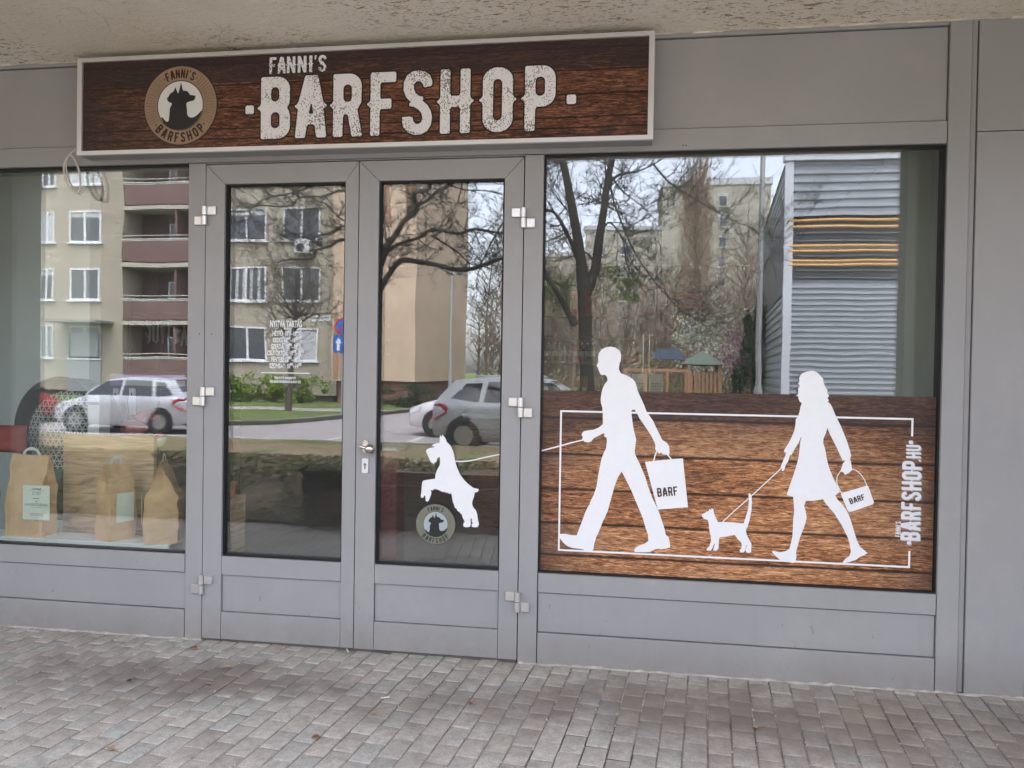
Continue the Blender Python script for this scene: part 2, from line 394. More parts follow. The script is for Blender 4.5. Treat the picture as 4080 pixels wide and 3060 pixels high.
def ring_word(s, h, rad, mid, inward=False, sp=1.0, sx=1.0, cx=0, cz=0):
    out = []; ws = [glyph(c)[1] for c in s]; tot = sum(ws) + .17 * (len(s) - 1); x = -tot / 2
    for c, wd in zip(s, ws):
        u = (x + wd / 2) * h * sp / rad
        ang = mid + (u if inward else -u)
        rot = ang + math.pi / 2 if inward else ang - math.pi / 2
        g = orient(glyph(c)[0])
        base_r = rad + (h / 2 if inward else -h / 2)
        px, pz = cx + base_r * math.cos(ang), cz + base_r * math.sin(ang)
        co, si = math.cos(rot), math.sin(rot)
        for l in g: out.append([(px + (a - wd / 2) * h * co * sx - b * h * si, pz + (a - wd / 2) * h * si * sx + b * h * co) for a, b in l])
        x += wd + .17
    return out

# ================================================================== THE SHOP FRONT
A, B_, C1, C2, DM, E1, E2, F_, G1, G2 = -2.199, -2.104, -2.001, -1.370, -1.301, -1.199, -.582, -.488, -.394, 1.374
ZG = dict(lt=2.411, lb=.428, dt=2.40, gt=2.3015, gb=.432, rt=2.411, rb=.433, p1=.338, p2=.149, pb=2.513, pt=2.926, s=2.948)
gp = .0022
sf = thing('storefront', 'grey metal shop front with two glazed doors and big windows under the sign', 'shop front', (-.4, 0, 0))
def fr(name, x0, x1, z0, z1, y0=0.0, y1=.07, parent=sf, b=.0015, m=ALU):
    return MB().box(x0 + gp, x1 - gp, y0, y1, z0 + gp, z1 - gp, b).build(name, m, parent)
XL, XR = -6.2, 2.6
# posts and rails
fr('post', A, B_, -.02, ZG['lt'] + .0)
fr('post', F_, G1, -.02, ZG['rt'])
fr('post', G2, 1.468, -.02, ZG['s'], .0)
fr('post', 1.468, 1.495, 0, ZG['s'], .012)
fr('side_panel', 1.495, 1.742, 0, 2.462, .004)
fr('side_panel', 1.742, 2.6, 0, 2.462, .004)
fr('side_panel', 1.495, 2.6, 2.462, ZG['s'], .006)
fr('top_rail', XL, G2, ZG['lt'], ZG['pb'])
fr('top_rail', XL, G2, ZG['pt'], ZG['s'], .0)
fr('fascia_panel', XL, -2.15, ZG['pb'], ZG['pt'], .012)
fr('fascia_panel', -2.15, G2, ZG['pb'], ZG['pt'], .012)
MB().box(B_, F_, .0, .06, 2.405, 2.4088).build('door_head', ALU, sf)
for x0, x1 in ((XL, A), (G1, G2)):
    fr('sill_rail', x0, x1, ZG['p1'], ZG['rb'])
    fr('kick_panel', x0, x1, ZG['p2'], ZG['p1'], .010)
    fr('bottom_rail', x0, x1, -.02, ZG['p2'])
# dark backing seen in the joints
bk = MB()
for x0, x1, z0, z1 in ((XL, A, 0, .425), (G1, G2, 0, .425), (XL, XR, 2.42, 2.95), (G2 + .004, XR, 0, 2.42), (A + .004, B_ - .004, 0, 2.42), (F_ + .004, G1 - .004, 0, 2.42)):
    bk.box(x0, x1, .074, .10, z0, z1)
bk.build('joint_backing', RUBBER, sf)
# fixed windows
def window(x0, x1, z0, z1, parent=sf, gy=.032):
    g = MB()                                     # gasket ring
    t = .006
    for a in ((x0 - .002, x0 + t, z0, z1), (x1 - t, x1 + .002, z0, z1), (x0 + t, x1 - t, z1 - t, z1 + .002), (x0 + t, x1 - t, z0 - .002, z0 + t)):
        g.box(a[0], a[1], .016, .075, a[2], a[3])
    p = MB().box(x0 + .003, x1 - .003, gy, gy + .024, z0 + .003, z1 - .003).build('window_pane', GLASS, parent)
    g.build('gasket', RUBBER, p)
    return p
window(XL, A, ZG['lb'], ZG['lt']); window(G1, G2, ZG['rb'], ZG['rt'])
MB().box(-4.62, -4.55, 0, .07, ZG['lb'], ZG['lt'] - gp, .0015).build('post', ALU, sf)
# two doors
def door(x0, x1, gx0, gx1, hinge_left):
    z0, z1 = .012, 2.399; gt, gb, p1, p2 = ZG['gt'], ZG['gb'], .337, .150
    e = .0012; x0 += .0025; x1 -= .0025; y0, y1 = 0.0, .068
    # frame: mitred at the top corners
    f = MB()
    f.prism([(x0, z0), (gx0 - e, z0), (gx0 - e, gt), (x0, z1 - .002)], y0, y1)
    f.prism([(gx1 + e, z0), (x1, z0), (x1, z1 - .002), (gx1 + e, gt)], y0, y1)
    f.prism([(gx0, gt + e), (gx1, gt + e), (x1 - .0015, z1), (x0 + .0015, z1)], y0, y1)
    f.box(gx0 + e, gx1 - e, y0, y1, p1 + e, gb - e, .001)
    f.box(gx0 + e, gx1 - e, y0, y1, z0, p2 - e, .001)
    d = f.build('door', ALU, sf)
    MB().box(gx0 + .002, gx1 - .002, .011, .06, p2 + .002, p1 - .002, .001).build('kick_panel', ALU, d)
    MB().box(gx0 - .002, gx1 + .002, .062, .067, p2 - .01, gb + .004).box(x0, gx0, .069, .075, .02, 2.38).box(gx1, x1, .069, .075, .02, 2.38).build('backing', RUBBER, d)
    g = MB(); t = .008
    for a in ((gx0 - .002, gx0 + t, gb, gt), (gx1 - t, gx1 + .002, gb, gt), (gx0 + t, gx1 - t, gt - t, gt + .001), (gx0 + t, gx1 - t, gb - .001, gb + t)):
        g.box(a[0], a[1], .014, .070, a[2], a[3])
    g.build('gasket', RUBBER, d)
    MB().box(gx0 + .002, gx1 - .002, .030, .054, gb + .002, gt - .002).build('door_pane', GLASS, d)
    for zc in (2.145, 1.238, .285) if hinge_left else (2.112, 1.218, .293):
        h = MB(); s = -1 if hinge_left else 1; hx = x0 - .002 if hinge_left else x1 + .002
        def hb(a, b, za, zb, y=.0):
            h.box(hx + s * a, hx + s * b, -.013 - y, .001, za, zb, .003)
        hb(-.014, -.058, zc + .002, zc + .046)            # leaf on the door
        hb(.014, .056, zc - .048, zc - .003)              # leaf on the post
        h.lathe([(.006, .0465), (.0135, .045), (.0135, .0025), (.012, .0015)], 18, (hx, -.012, zc))
        h.lathe([(.012, -.0015), (.0135, -.0025), (.0135, -.047), (.006, -.0485)], 18, (hx, -.012, zc))
        h.build('hinge', SATIN, d, smooth=True)
    return d
dl = door(B_, DM, C1, C2, True)
dr = door(DM, F_, E1, E2, False)
MB().box(DM - .0008, DM + .0008, .03, .06, .02, 2.39).build('door_seal', RUBBER, sf)
MB().box(B_ + .003, F_ - .003, .01, .06, -.01, .010).build('threshold', mat('threshold_metal', (.16, .15, .15), .5, .5), sf)
# knob and lock plate
kx, kz = -1.2508, 1.0078
k = MB(); k.prism(rrect(kx - .0145, kx + .0145, kz - .033, kz + .033, .0145, 8), -.006, .0015)
k.tube([(kx - .016, -.030, kz + .001), (kx + .010, -.034, kz - .003), (kx + .022, -.038, kz - .005)], [.0085, .0085, .010], 14)
k.tube([(kx - .006, -.004, kz + .001), (kx - .006, -.034, kz + .001)], .0095, 14)
k.ball((kx + .036, -.046, kz - .007), .0245, 24, 14)
k.build('door_knob', STEEL, dr, smooth=True)
lx, lz = -1.2508, 0.9143
l = MB(); l.prism(rrect(lx - .0155, lx + .0155, lz - .036, lz + .036, .006), -.008, .0015)
lk = l.build('lock_plate', mat('white_aluminium', (.78, .78, .80), .35, .3), dr)
l = MB(); l.prism(rrect(lx - .004, lx + .004, lz - .016, lz + .006, .004), -.0092, -.0079); l.build('key_slot', mat('slot_grey', (.30, .29, .30), .4, .5), lk)
l = MB(); l.lathe([(.0075, -.0105), (.0075, -.0079)], 16, (lx, 0, lz + .006), 'y'); l.build('lock_cylinder', STEEL, lk)
MB().box(lx - .001, lx + .005, -.0112, -.0104, lz + .0045, lz + .0075).build('keyhole', RUBBER, lk)
# small screws and scuffs
for sx_, sz_ in ((-2.1307,1.5504), (-2.0655,1.5509), (0.2434,2.4333), (0.2569,2.433)):
    MB().lathe([(.0035, -.0012), (.0035, .001)], 10, (sx_, 0, sz_), 'y').build('screw', mat('dark_screw', (.08, .07, .07), .4, .6), sf)
# dried splashes on the first hinge and a strip of old sealant along the ground
sm = MB()
for xa_, xb_ in ((-5, B_), (F_ + .01, 2.6)):
    sm = MB(); vs = []; n_ = int((xb_ - xa_) / .03)
    for i in range(n_ + 1):
        x = xa_ + (xb_ - xa_) * i / n_; w_ = .004 + .006 * random.random(); h_ = max(-.002, random.gauss(.0025, .003))
        vs += [(x, -w_, -.004), (x, -w_ * .6, h_), (x, .002, h_ + .002)]
    sm.add(vs, [(3 * i + k, 3 * i + k + 1, 3 * i + k + 4, 3 * i + k + 3) for i in range(n_) for k in range(2)]); sm.build('mortar_joint', mat('mortar', (.40, .36, .32), .95, var=.3, scale=20), sf, smooth=True)

# ------------------------------------------------------------------ the block of flats above: soffit, wall, pillars
PLA = mat('plaster', (.78, .73, .63), .95, spec=.1); v = objvec(PLA)
ms = N(PLA, 'ShaderNodeMapping'); ms.inputs['Rotation'].default_value = (0, 0, R(-9)); ms.inputs['Scale'].default_value = (1, 2.6, 1); PLA.node_tree.links.new(v, ms.inputs[0])
big = noise(PLA, v, 1.1, 5, .6); n1 = noise(PLA, ms.outputs[0], 17, 6, .6, dist=.6); n2 = noise(PLA, ms.outputs[0], 46, 4, .6, dist=.3)
clu = mth(PLA, 'MULTIPLY', mth(PLA, 'SUBTRACT', noise(PLA, v, 1.9, 3), .40), 5.0, True)
c = ramp(PLA, big, [(.35, (.74, .68, .56)), (.65, (.84, .80, .71))])
sp = ramp(PLA, n1, [(.575, (0, 0, 0)), (.62, (1, 1, 1))]); sp2 = ramp(PLA, n2, [(.60, (0, 0, 0)), (.64, (1, 1, 1))])
c = mix(PLA, mth(PLA, 'MULTIPLY', sp, mth(PLA, 'MULTIPLY', clu, .75)), c, (.17, .09, .05))
c = mix(PLA, mth(PLA, 'MULTIPLY', sp2, mth(PLA, 'MULTIPLY', clu, .9)), c, (.12, .07, .045))
vo = N(PLA, 'ShaderNodeTexVoronoi', feature='DISTANCE_TO_EDGE'); vo.inputs['Scale'].default_value = 5.5
nd = N(PLA, 'ShaderNodeMixRGB'); nd.inputs[0].default_value = .12; nn = N(PLA, 'ShaderNodeTexNoise'); nn.inputs['Scale'].default_value = 9; PLA.node_tree.links.new(v, nn.inputs[0])
PLA.node_tree.links.new(v, nd.inputs[1]); PLA.node_tree.links.new(nn.outputs['Color'], nd.inputs[2]); PLA.node_tree.links.new(nd.outputs[0], vo.inputs['Vector'])
cr = mth(PLA, 'SUBTRACT', 1.0, mth(PLA, 'MULTIPLY', vo.outputs['Distance'], 90), True)
cr = mth(PLA, 'MULTIPLY', cr, mth(PLA, 'MULTIPLY', mth(PLA, 'SUBTRACT', noise(PLA, v, 3.3, 2), .50), 6, True), True)
c = mix(PLA, mth(PLA, 'MULTIPLY', cr, .4), c, (.10, .06, .04)); base(PLA, c)
hh = mth(PLA, 'ADD', mth(PLA, 'MULTIPLY', noise(PLA, v, 38, 6, .65), 1.0), mth(PLA, 'ADD', mth(PLA, 'MULTIPLY', n1, .9), mth(PLA, 'MULTIPLY', cr, -.5)))
bump(PLA, hh, .7, .013)
ab = thing('apartment_block', 'upper storeys over the shop with stained rough plaster soffit and pillars', 'building', (0, 3, 2.95))
MB().box(-26, 26, -2.0, .20, 2.948, 3.25).build('soffit', PLA, ab)  # ends stretched out of view to block low side light
MB().box(-26, 26, -2.0, 9, 3.25, 5.6).build('upper_wall', mat('panel_wall', (.42, .39, .34), .9, var=.1, scale=1.5), ab)  # cut low so sun and sky reach the planter
PIL = mat('pillar_render', (.20, .21, .18), .95, var=.12, scale=4, bump=.3)
MB().box(1.859, 2.75, -2.0, -1.65, 0, 2.95).build('pillar', PIL, ab)
MB().box(-6.6, -4.752, -2.0, -1.70, 0, 2.95).build('pillar', PIL, ab)
for xx in (-12.5, -19, 8.5, 15): MB().box(xx, xx + 1.2, -2.0, -1.70, -.02, 2.95).build('pillar', PIL, ab)  # unseen pillars added under the stretched ends of the soffit
MB().box(-26, XL, 0, .3, -.05, 2.95).box(XR, 26, 0, .3, -.05, 2.95).build('unseen_side_wall', MATS['panel_wall'], ab)  # walls added out of view, closing the sides against low light
# thin light line of filler between metal and plaster
fl = MB()
x = XL
while x < XR:
    L_ = random.uniform(.05, .22); fl.box(x, min(XR, x + L_), -.003 - random.random() * .006, .02, 2.9478 - random.random() * .007, 2.952); x += L_ + random.uniform(-.01, .015)
fl.build('filler_line', mat('filler', (.62, .58, .48), .9, var=.2, scale=14), ab)

# ------------------------------------------------------------------ sign board
SX0, SX1, SZ0, SZ1, SY = -2.737, .104, 2.434, 2.916, -.11
sb = thing('sign_board', 'long wooden-print sign in a silver frame over the doors, reads FANNI\'S BARFSHOP', 'shop sign', ((SX0 + SX1) / 2, SY, SZ0))
fb = .025
f = MB()
m0 = [(SX0, SZ0), (SX1, SZ0), (SX1, SZ1), (SX0, SZ1)]; m1 = [(SX0 + fb, SZ0 + fb * .8), (SX1 - fb, SZ0 + fb * .8), (SX1 - fb, SZ1 - fb * .8), (SX0 + fb, SZ1 - fb * .8)]
e = .0006
for i in range(4):
    j = (i + 1) % 4
    f.prism([m0[i], m0[j], m1[j], m1[i]], SY, SY + .02)
f.build('sign_frame', SIGNFR, sb)
MB().box(SX0 + .002, SX1 - .002, SY + .0195, -.001, SZ0 + .002, SZ1 - .002).build('sign_box', mat('sign_box_grey', (.33, .33, .33), .5, .2), sb)
sgaps = [2.5069, 2.6285, 2.7281, 2.8007]
sgaps = [2.500, 2.548, 2.652, 2.760, 2.86]
WS = wood('printed_wood_sign', sgaps, (.016, .008, .006), (.10, .038, .021), (.42, .175, .09), -1.0, 2.62, 1.75, .36, 1.0, (2.768, .75), .0048)
MB().box(SX0 + fb - .004, SX1 - fb + .004, SY + .012, SY + .0193, SZ0 + fb * .7, SZ1 - fb * .7).build('sign_face', WS, sb)
# worn speckled white of the letters
LET = mat('letter_white', (.76, .76, .78), .5); v = objvec(LET)
vz = N(LET, 'ShaderNodeTexVoronoi'); vz.inputs['Scale'].default_value = 1; mp = N(LET, 'ShaderNodeMapping'); mp.inputs['Scale'].default_value = (135, 1, 100); mp.inputs['Rotation'].default_value = (0, R(20), 0)
LET.node_tree.links.new(v, mp.inputs[0]); LET.node_tree.links.new(mp.outputs[0], vz.inputs['Vector'])
area_n = ramp(LET, noise(LET, v, 7, 3), [(.36, (.12, .12, .12)), (.60, (.50, .50, .50))])
dots = mth(LET, 'LESS_THAN', vz.outputs['Distance'], area_n)
base(LET, mix(LET, mth(LET, 'MULTIPLY', dots, .75), (.76, .76, .78), (.10, .07, .06)))
yL = SY + .0113
def lettering(name, loops, parent, y, out=.0075, m=LET, mo=BLACKV):
    flat(name, loops, m, y - .0012, .0010, parent)
    if out: flat(name + '_outline', [grow(l, out) for l in loops], mo, y - .0002, .0008, parent)
big_ = [('B',(-1.764,2.4861),(-1.6161,2.7782)),('A',(-1.5895,2.4846),(-1.4333,2.7731)),('R',(-1.3988,2.4835),(-1.2555,2.7732)),('F',(-1.2144,2.4799),(-1.0876,2.7741)),('S',(-1.0584,2.4814),(-0.9147,2.7809)),('H',(-0.8762,2.4791),(-0.7344,2.7718)),('O',(-0.6751,2.4774),(-0.5347,2.7756)),('P',(-0.4789,2.4787),(-0.338,2.7724))]
loops = []
for ch, (xa, za), (xb, zb) in big_:
    g, wd = glyph(ch); za = 2.4895; zb = 2.7865
    for l_ in orient(g): loops.append([(xa + (xb - xa) * a / wd, za + (zb - za) * b) for a, b in l_])
for (xa, za), (xb, zb) in [((-1.8435,2.6119),(-1.8009,2.6533)),((-0.2864,2.6063),(-0.2438,2.6483))]:
    loops.append(rrect(xa, xb, za, zb, .009))
lettering('name_lettering', loops, sb, yL)
loops = []
for ch, x0, x1 in (('F', 343, 420), ('A', 432, 522), ('N', 535, 628), ('N', 655, 750), ('I', 782, 815), ("'", 838, 862), ('S', 880, 968)):
    g, wd = glyph(ch)
    xa = -1.7226 + (x0 - 343) * 0.0004589
    xb = xa + (x1 - x0) * 0.0004589
    for l_ in orient(g): loops.append([(xa + (xb - xa) * a / wd, 2.8015 + .0790 * b) for a, b in l_])
lettering('small_lettering', loops, sb, yL, .0035)
# round emblem: ring with rays, two-headed dog and cat silhouette, circular words
HEADS = [(-.58, -.55), (-.51, -.30), (-.49, -.10), (-.42, .02), (-.36, .12), (-.38, .17), (-.52, .22), (-.585, .30), (-.60, .38), (-.54, .42), (-.47, .53), (-.40, .60), (-.31, .62), (-.27, .70), (-.235, .82), (-.18, .70), (-.10, .56),
         (-.06, .70), (.02, .85), (.055, 1.0), (.10, .85), (.15, .67), (.24, .65), (.35, .64), (.41, .57), (.46, .49), (.56, .46), (.70, .455), (.71, .41), (.66, .28), (.62, .24), (.45, .22), (.30, .16), (.28, .10), (.31, 0), (.33, -.20), (.35, -.36), (.42, -.46), (.55, -.50), (.72, -.46), (.88, -.34)]
HEADS = [(-.37, -.42), (-.42, -.54), (-.50, -.585), (-.60, -.56), (-.74, -.46), (-.86, -.32)]  # lower left rim of the pale shape
def emblem(parent, cx, cz, r, y, ring_m, pale_m, dark_m, word_m, th=.0008, st=1.0):
    K = r / 1.0; ri = .62 * r
    # dark disc, ring, pale disc, silhouette: each 0.7 mm in front of the one behind
    flat('emblem_edge', [arc(cx, cz, r * 1.03, r * 1.03, 0, 354, 59)], dark_m, y, th, parent)
    flat('emblem_ring', [arc(cx, cz, r, r, 0, 354, 59), arc(cx, cz, ri * 1.04, ri * 1.04, 0, 354, 59)], ring_m, y - .0012 * st, th, parent)
    rays = []
    for i in range(72):
        a = 360 * i / 72
        if 52 < a < 128 or 212 < a < 328: continue
        ca, sa = math.cos(R(a)), math.sin(R(a)); wv = .0045 * r
        p0, p1 = .67 * r, .95 * r
        rays.append([(cx + ca * p0 - sa * wv, cz + sa * p0 + ca * wv), (cx + ca * p0 + sa * wv, cz + sa * p0 - ca * wv), (cx + ca * p1 + sa * wv, cz + sa * p1 - ca * wv), (cx + ca * p1 - sa * wv, cz + sa * p1 + ca * wv)])
    for hv in (1, -1): flat('emblem_rays', [q_ for q_ in rays if (q_[0][0] - cx) * hv > 0], mat('ray_brown', (.15, .10, .07), .6), y - .0024 * st, th, parent)
    # pale part = disc minus the heads and shoulders
    u = ri / .62 * .62
    S = lambda q: [(cx + a * ri, cz + b * ri) for a, b in q]
    flat('emblem_disc', [arc(cx, cz, ri, ri, 0, 354, 59)], pale_m, y - .0012 * st, th, parent)
    body = [(-.50, -.82)] + [(-.86, -.48), (-.82, -.46), (-.76, -.50), (-.68, -.60), (-.60, -.66), (-.54, -.66), (-.50, -.60), (-.485, -.45), (-.47, -.22), (-.46, -.10), (-.40, .00), (-.37, .08), (-.40, .115), (-.50, .14), (-.57, .22), (-.60, .32), (-.53, .36), (-.48, .46), (-.42, .52), (-.33, .56), (-.29, .60), (-.25, .70), (-.225, .76), (-.18, .66), (-.13, .54), (-.09, .48),
            (-.05, .60), (-.01, .76), (.03, .95), (.065, .80), (.10, .64), (.14, .60), (.30, .58), (.36, .53), (.42, .43), (.50, .40), (.68, .38), (.68, .32), (.64, .22), (.60, .18), (.42, .15), (.30, .10), (.27, .06), (.29, -.06), (.31, -.22), (.31, -.36), (.36, -.46), (.46, -.52), (.58, -.52), (.72, -.46), (.86, -.34), (.93, -.26), (.96, -.24)] + \
           [(math.cos(R(-a)), math.sin(R(-a))) for a in range(18, 144, 6)]
    body = [(min(1, a), b) for a, b in body[1:]]
    flat('emblem_heads', [smoothloop(S(body), 1, .2)], dark_m, y - .0024 * st, th, parent)
    flat('emblem_words', ring_word("*FANNI'S*", .225 * r, .81 * r, math.pi / 2, False, 1.0, 1.0, cx, cz), word_m, y - .0024 * st, th, parent)
    flat('emblem_words', ring_word("*BARFSHOP*", .25 * r, .82 * r, -math.pi / 2, True, 1.12, 1.0, cx, cz), word_m, y - .0024 * st, th, parent)
ec = (-2.1856,2.6667)
emblem(sb, ec[0], ec[1], 0.191, yL + .0004, mat('emblem_tan', (.30, .205, .135), .6, var=.08, scale=30), mat('emblem_pale', (.68, .68, .68), .6), mat('emblem_dark', (.022, .018, .020), .6), mat('emblem_words', (.035, .010, .008), .6))
# loose supply cable hanging at the left end
cb = MB()
cx0, cz0 = (-2.8114,2.4822)
def crom(P_, k=6):
    P_ = [Vector(q) for q in P_]; o = []
    for i in range(len(P_) - 1):
        a, b_, c_, d_ = P_[max(0, i - 1)], P_[i], P_[i + 1], P_[min(len(P_) - 1, i + 2)]
        for j in range(k):
            f = j / k; o.append(.5 * (2 * b_ + (c_ - a) * f + (2 * a - 5 * b_ + 4 * c_ - d_) * f * f + (3 * b_ - a - 3 * c_ + d_) * f ** 3))
    return o + [P_[-1]]
cb.tube(crom([(cx0 + .02, -.02, cz0 + .02), (cx0 - .015, -.05, cz0 - .03), (cx0 - .04, -.055, cz0 - .09), (cx0 - .02, -.06, cz0 - .17), (cx0 + .03, -.06, cz0 - .222), (cx0 + .052, -.055, cz0 - .20), (cx0 + .045, -.05, cz0 - .12), (cx0 + .01, -.048, cz0 - .045), (cx0 - .02, -.045, cz0 - .03), (cx0 - .036, -.045, cz0 - .075), (cx0 - .028, -.04, cz0 - .14), (cx0 + .01, -.04, cz0 - .205), (cx0 + .045, -.04, cz0 - .225), (cx0 + .060, -.035, cz0 - .18)]), .0045, 8)
tag(cb.build('power_cable', mat('white_cable', (.62, .60, .56), .5), None, smooth=True), 'loose loop of pale cable hanging from the left end of the shop sign', 'cable')

# ================================================================== PRINTED FILM AND VINYL CUT-OUTS ON THE GLASS
GY = .0315                                  # outer face of the fixed panes
fgaps = [0.5165,0.6679,0.831,0.9975,1.1698]
WF = wood('printed_wood_film', fgaps, (.050, .020, .010), (.37, .155, .063), (.94, .53, .27), 0.49, .68, .98, .56, 1.0, (fgaps[-1], .62), .0085)
z1l = 1.2994; z1r = 1.3018
film = flat('window_film', [[(G1 + .007, ZG['rb'] + .008), (G2 - .009, ZG['rb'] + .008), (G2 - .009, z1r), (G1 + .007, z1l)]], WF, GY - .0006, .0006)
tag(film, 'brown wooden-plank print film covering the lower half of the right window', 'window film')
yv = GY - .0016
def decal(name, loops, label, cat, y=yv, m=WHITEV, sm=1, **kw):
    o = flat(name, [smoothloop(l, sm, .22) if sm else l for l in loops], m, y, .0006, **kw)
    return o
def stroke(pts, w):
    l_, r_ = [], []
    for i in range(len(pts)):
        a = Vector(pts[max(0, i - 1)]); b = Vector(pts[min(len(pts) - 1, i + 1)]); t = (b - a).normalized(); n_ = Vector((-t.y, t.x)) * w / 2
        l_.append(tuple(Vector(pts[i]) + n_)); r_.append(tuple(Vector(pts[i]) - n_))
    return l_ + r_[::-1]
# frame line round the figures
TL, BL, TR, BR = (-0.3049,1.2054), (-0.301,0.5405), (1.2702,1.2067), (1.2737,0.5322)
zt, zb = (TL[1] + TR[1]) / 2, (BL[1] + BR[1]) / 2; xl, xr = (TL[0] + BL[0]) / 2, (TR[0] + BR[0]) / 2
zs1, zs2 = 1.1252, 0.6125
t = .0085
bl = [(xr, zs1), (xr, zt), (xl, zt), (xl, zb), (xr, zb), (xr, zs2), (xr - t, zs2), (xr - t, zb + t), (xl + t, zb + t), (xl + t, zt - t), (xr - t, zt - t), (xr - t, zs1)]
o = flat('frame_line', [bl], WHITEV, yv + .0001, .0006)
tag(o, 'thin white outline rectangle printed round the walking figures on the wood film', 'decal')
MAN = [(-0.0705,1.51),(-0.0929,1.5069),(-0.1123,1.4968),(-0.1247,1.4797),(-0.1286,1.4599),(-0.1268,1.4387),(-0.1349,1.4188),(-0.1313,1.4132),(-0.1277,1.4104),(-0.1262,1.402),(-0.1225,1.395),(-0.1203,1.3879),(-0.1159,1.3788),(-0.106,1.3754),(-0.0962,1.3784),(-0.0891,1.3736),(-0.0833,1.3603),(-0.0831,1.349),(-0.0955,1.3332),(-0.1036,1.3154),(-0.1102,1.2905),(-0.1132,1.2622),(-0.1115,1.2445),(-0.1048,1.2234),(-0.1021,1.1917),(-0.1006,1.1443),(-0.1214,1.1275),(-0.1424,1.1177),(-0.1705,1.1134),(-0.1902,1.1086),(-0.1986,1.0984),(-0.1998,1.0899),(-0.1941,1.0829),(-0.1967,1.0701),(-0.1851,1.0583),(-0.166,1.0567),(-0.1555,1.0606),(-0.1417,1.0773),(-0.0943,1.1034),(-0.0925,1.0843),(-0.0827,1.0825),(-0.0802,1.0649),(-0.0845,1.0294),(-0.0947,1.0078),(-0.1047,0.9791),(-0.1124,0.9363),(-0.1189,0.9006),(-0.1251,0.8507),(-0.1371,0.8112),(-0.1541,0.7749),(-0.156,0.7642),(-0.1657,0.7496),(-0.1779,0.7206),(-0.1901,0.6844),(-0.2029,0.6482),(-0.2151,0.6133),(-0.2401,0.6136),(-0.2722,0.6185),(-0.2936,0.6168),(-0.2977,0.6009),(-0.2787,0.5767),(-0.257,0.5599),(-0.2319,0.5525),(-0.1963,0.55),(-0.1807,0.5479),(-0.1784,0.5416),(-0.1409,0.5442),(-0.134,0.5531),(-0.1329,0.5695),(-0.1296,0.5839),(-0.123,0.6091),(-0.1128,0.6309),(-0.0926,0.6851),(-0.0723,0.7322),(-0.0592,0.7823),(-0.0428,0.8467),(-0.0262,0.8968),(-0.0092,0.9236),(0.0016,0.9049),(0.0197,0.8702),(0.0377,0.8356),(0.0522,0.8009),(0.0739,0.7524),(0.092,0.7109),(0.1068,0.6622),(0.1176,0.6346),(0.1196,0.6029),(0.1046,0.5902),(0.0805,0.5799),(0.0633,0.5699),(0.0552,0.5575),(0.0581,0.5484),(0.0915,0.5487),(0.1295,0.552),(0.1534,0.5659),(0.1727,0.5703),(0.1775,0.5671),(0.2016,0.5711),(0.222,0.5777),(0.2181,0.6042),(0.2129,0.625),(0.199,0.6369),(0.1966,0.6523),(0.1857,0.6869),(0.1712,0.7284),(0.1611,0.7533),(0.1353,0.8042),(0.1114,0.8666),(0.1025,0.8979),(0.0953,0.9152),(0.0736,0.9638),(0.052,1.0053),(0.0496,1.0228),(0.0532,1.0546),(0.0556,1.0758),(0.0504,1.0968),(0.0467,1.1107),(0.0414,1.1317),(0.0368,1.1598),(0.0328,1.1878),(0.031,1.2103),(0.0379,1.2161),(0.0462,1.2149),(0.059,1.1955),(0.0698,1.1746),(0.0876,1.1505),(0.1089,1.1194),(0.1266,1.0919),(0.1409,1.0642),(0.1446,1.0503),(0.1436,1.0327),(0.1519,1.026),(0.159,1.0157),(0.1639,1.013),(0.17,1.0195),(0.1797,1.0107),(0.1969,1.0098),(0.2059,1.0059),(0.2098,1.0207),(0.2079,1.0487),(0.1959,1.0658),(0.1751,1.0778),(0.1644,1.0999),(0.1465,1.1345),(0.1322,1.1656),(0.1145,1.1898),(0.1003,1.2105),(0.0894,1.2383),(0.0714,1.2765),(0.057,1.3078),(0.0481,1.3428),(0.0318,1.3622),(0.0072,1.3758),(-0.0208,1.3853),(-0.0295,1.4013),(-0.0311,1.4119),(-0.0273,1.433),(-0.0219,1.4472),(-0.021,1.4718),(-0.0297,1.4928),(-0.0474,1.5053)]
tm = thing('man_silhouette', 'white cut-out of a walking man with leash and shopping bag on the window', 'decal', (-.1, yv, .5))
flat('figure', [MAN], WHITEV, yv, .0006, tm)
bag = [(0.0977,0.973),(0.1356,0.9784),(0.2247,0.9904),(0.2711,0.9947),(0.2985,0.7688),(0.1611,0.7519)]
bo = flat('bag', [bag], WHITEV, yv - .0009, .0006, tm)
for hp_ in [[stroke(s_, .0055)] for s_ in [[(0.1377,0.9764),(0.1427,1.0011),(0.1506,1.0238),(0.1546,1.031)],[(0.1946,1.0224),(0.2038,1.0066),(0.2129,0.9964),(0.2193,0.9882)]]]: flat('bag_handle', hp_, WHITEV, yv - .0018, .0006, bo)
def bagword(parent, a, b, top, y, m):
    wv = (Vector(b) - Vector(a)); loops, wd = word('BARF', 1.0, .09); ang = math.atan2(wv.y, wv.x); h = top; k = wv.length / wd
    out = [[(a[0] + p_ * k * math.cos(ang) - q * h * math.sin(ang), a[1] + p_ * k * math.sin(ang) + q * h * math.cos(ang)) for p_, q in l] for l in loops]
    flat('bag_lettering', out, m, y, .0006, parent)
BW = mat('bag_word_brown', (.06, .035, .03), .5, var=.4, scale=30)
wa, wb_ = [(0.1593,0.8108),(0.2518,0.8228)]
bagword(bo, wa, wb_, 0.042, yv - .0018, BW)
flat('leash', [stroke([(-0.3927,1.0093),(-0.3021,1.0356),(-0.2475,1.0529),(-0.1924,1.0673)], .0062)], WHITEV, yv - .0009, .0006, tm)
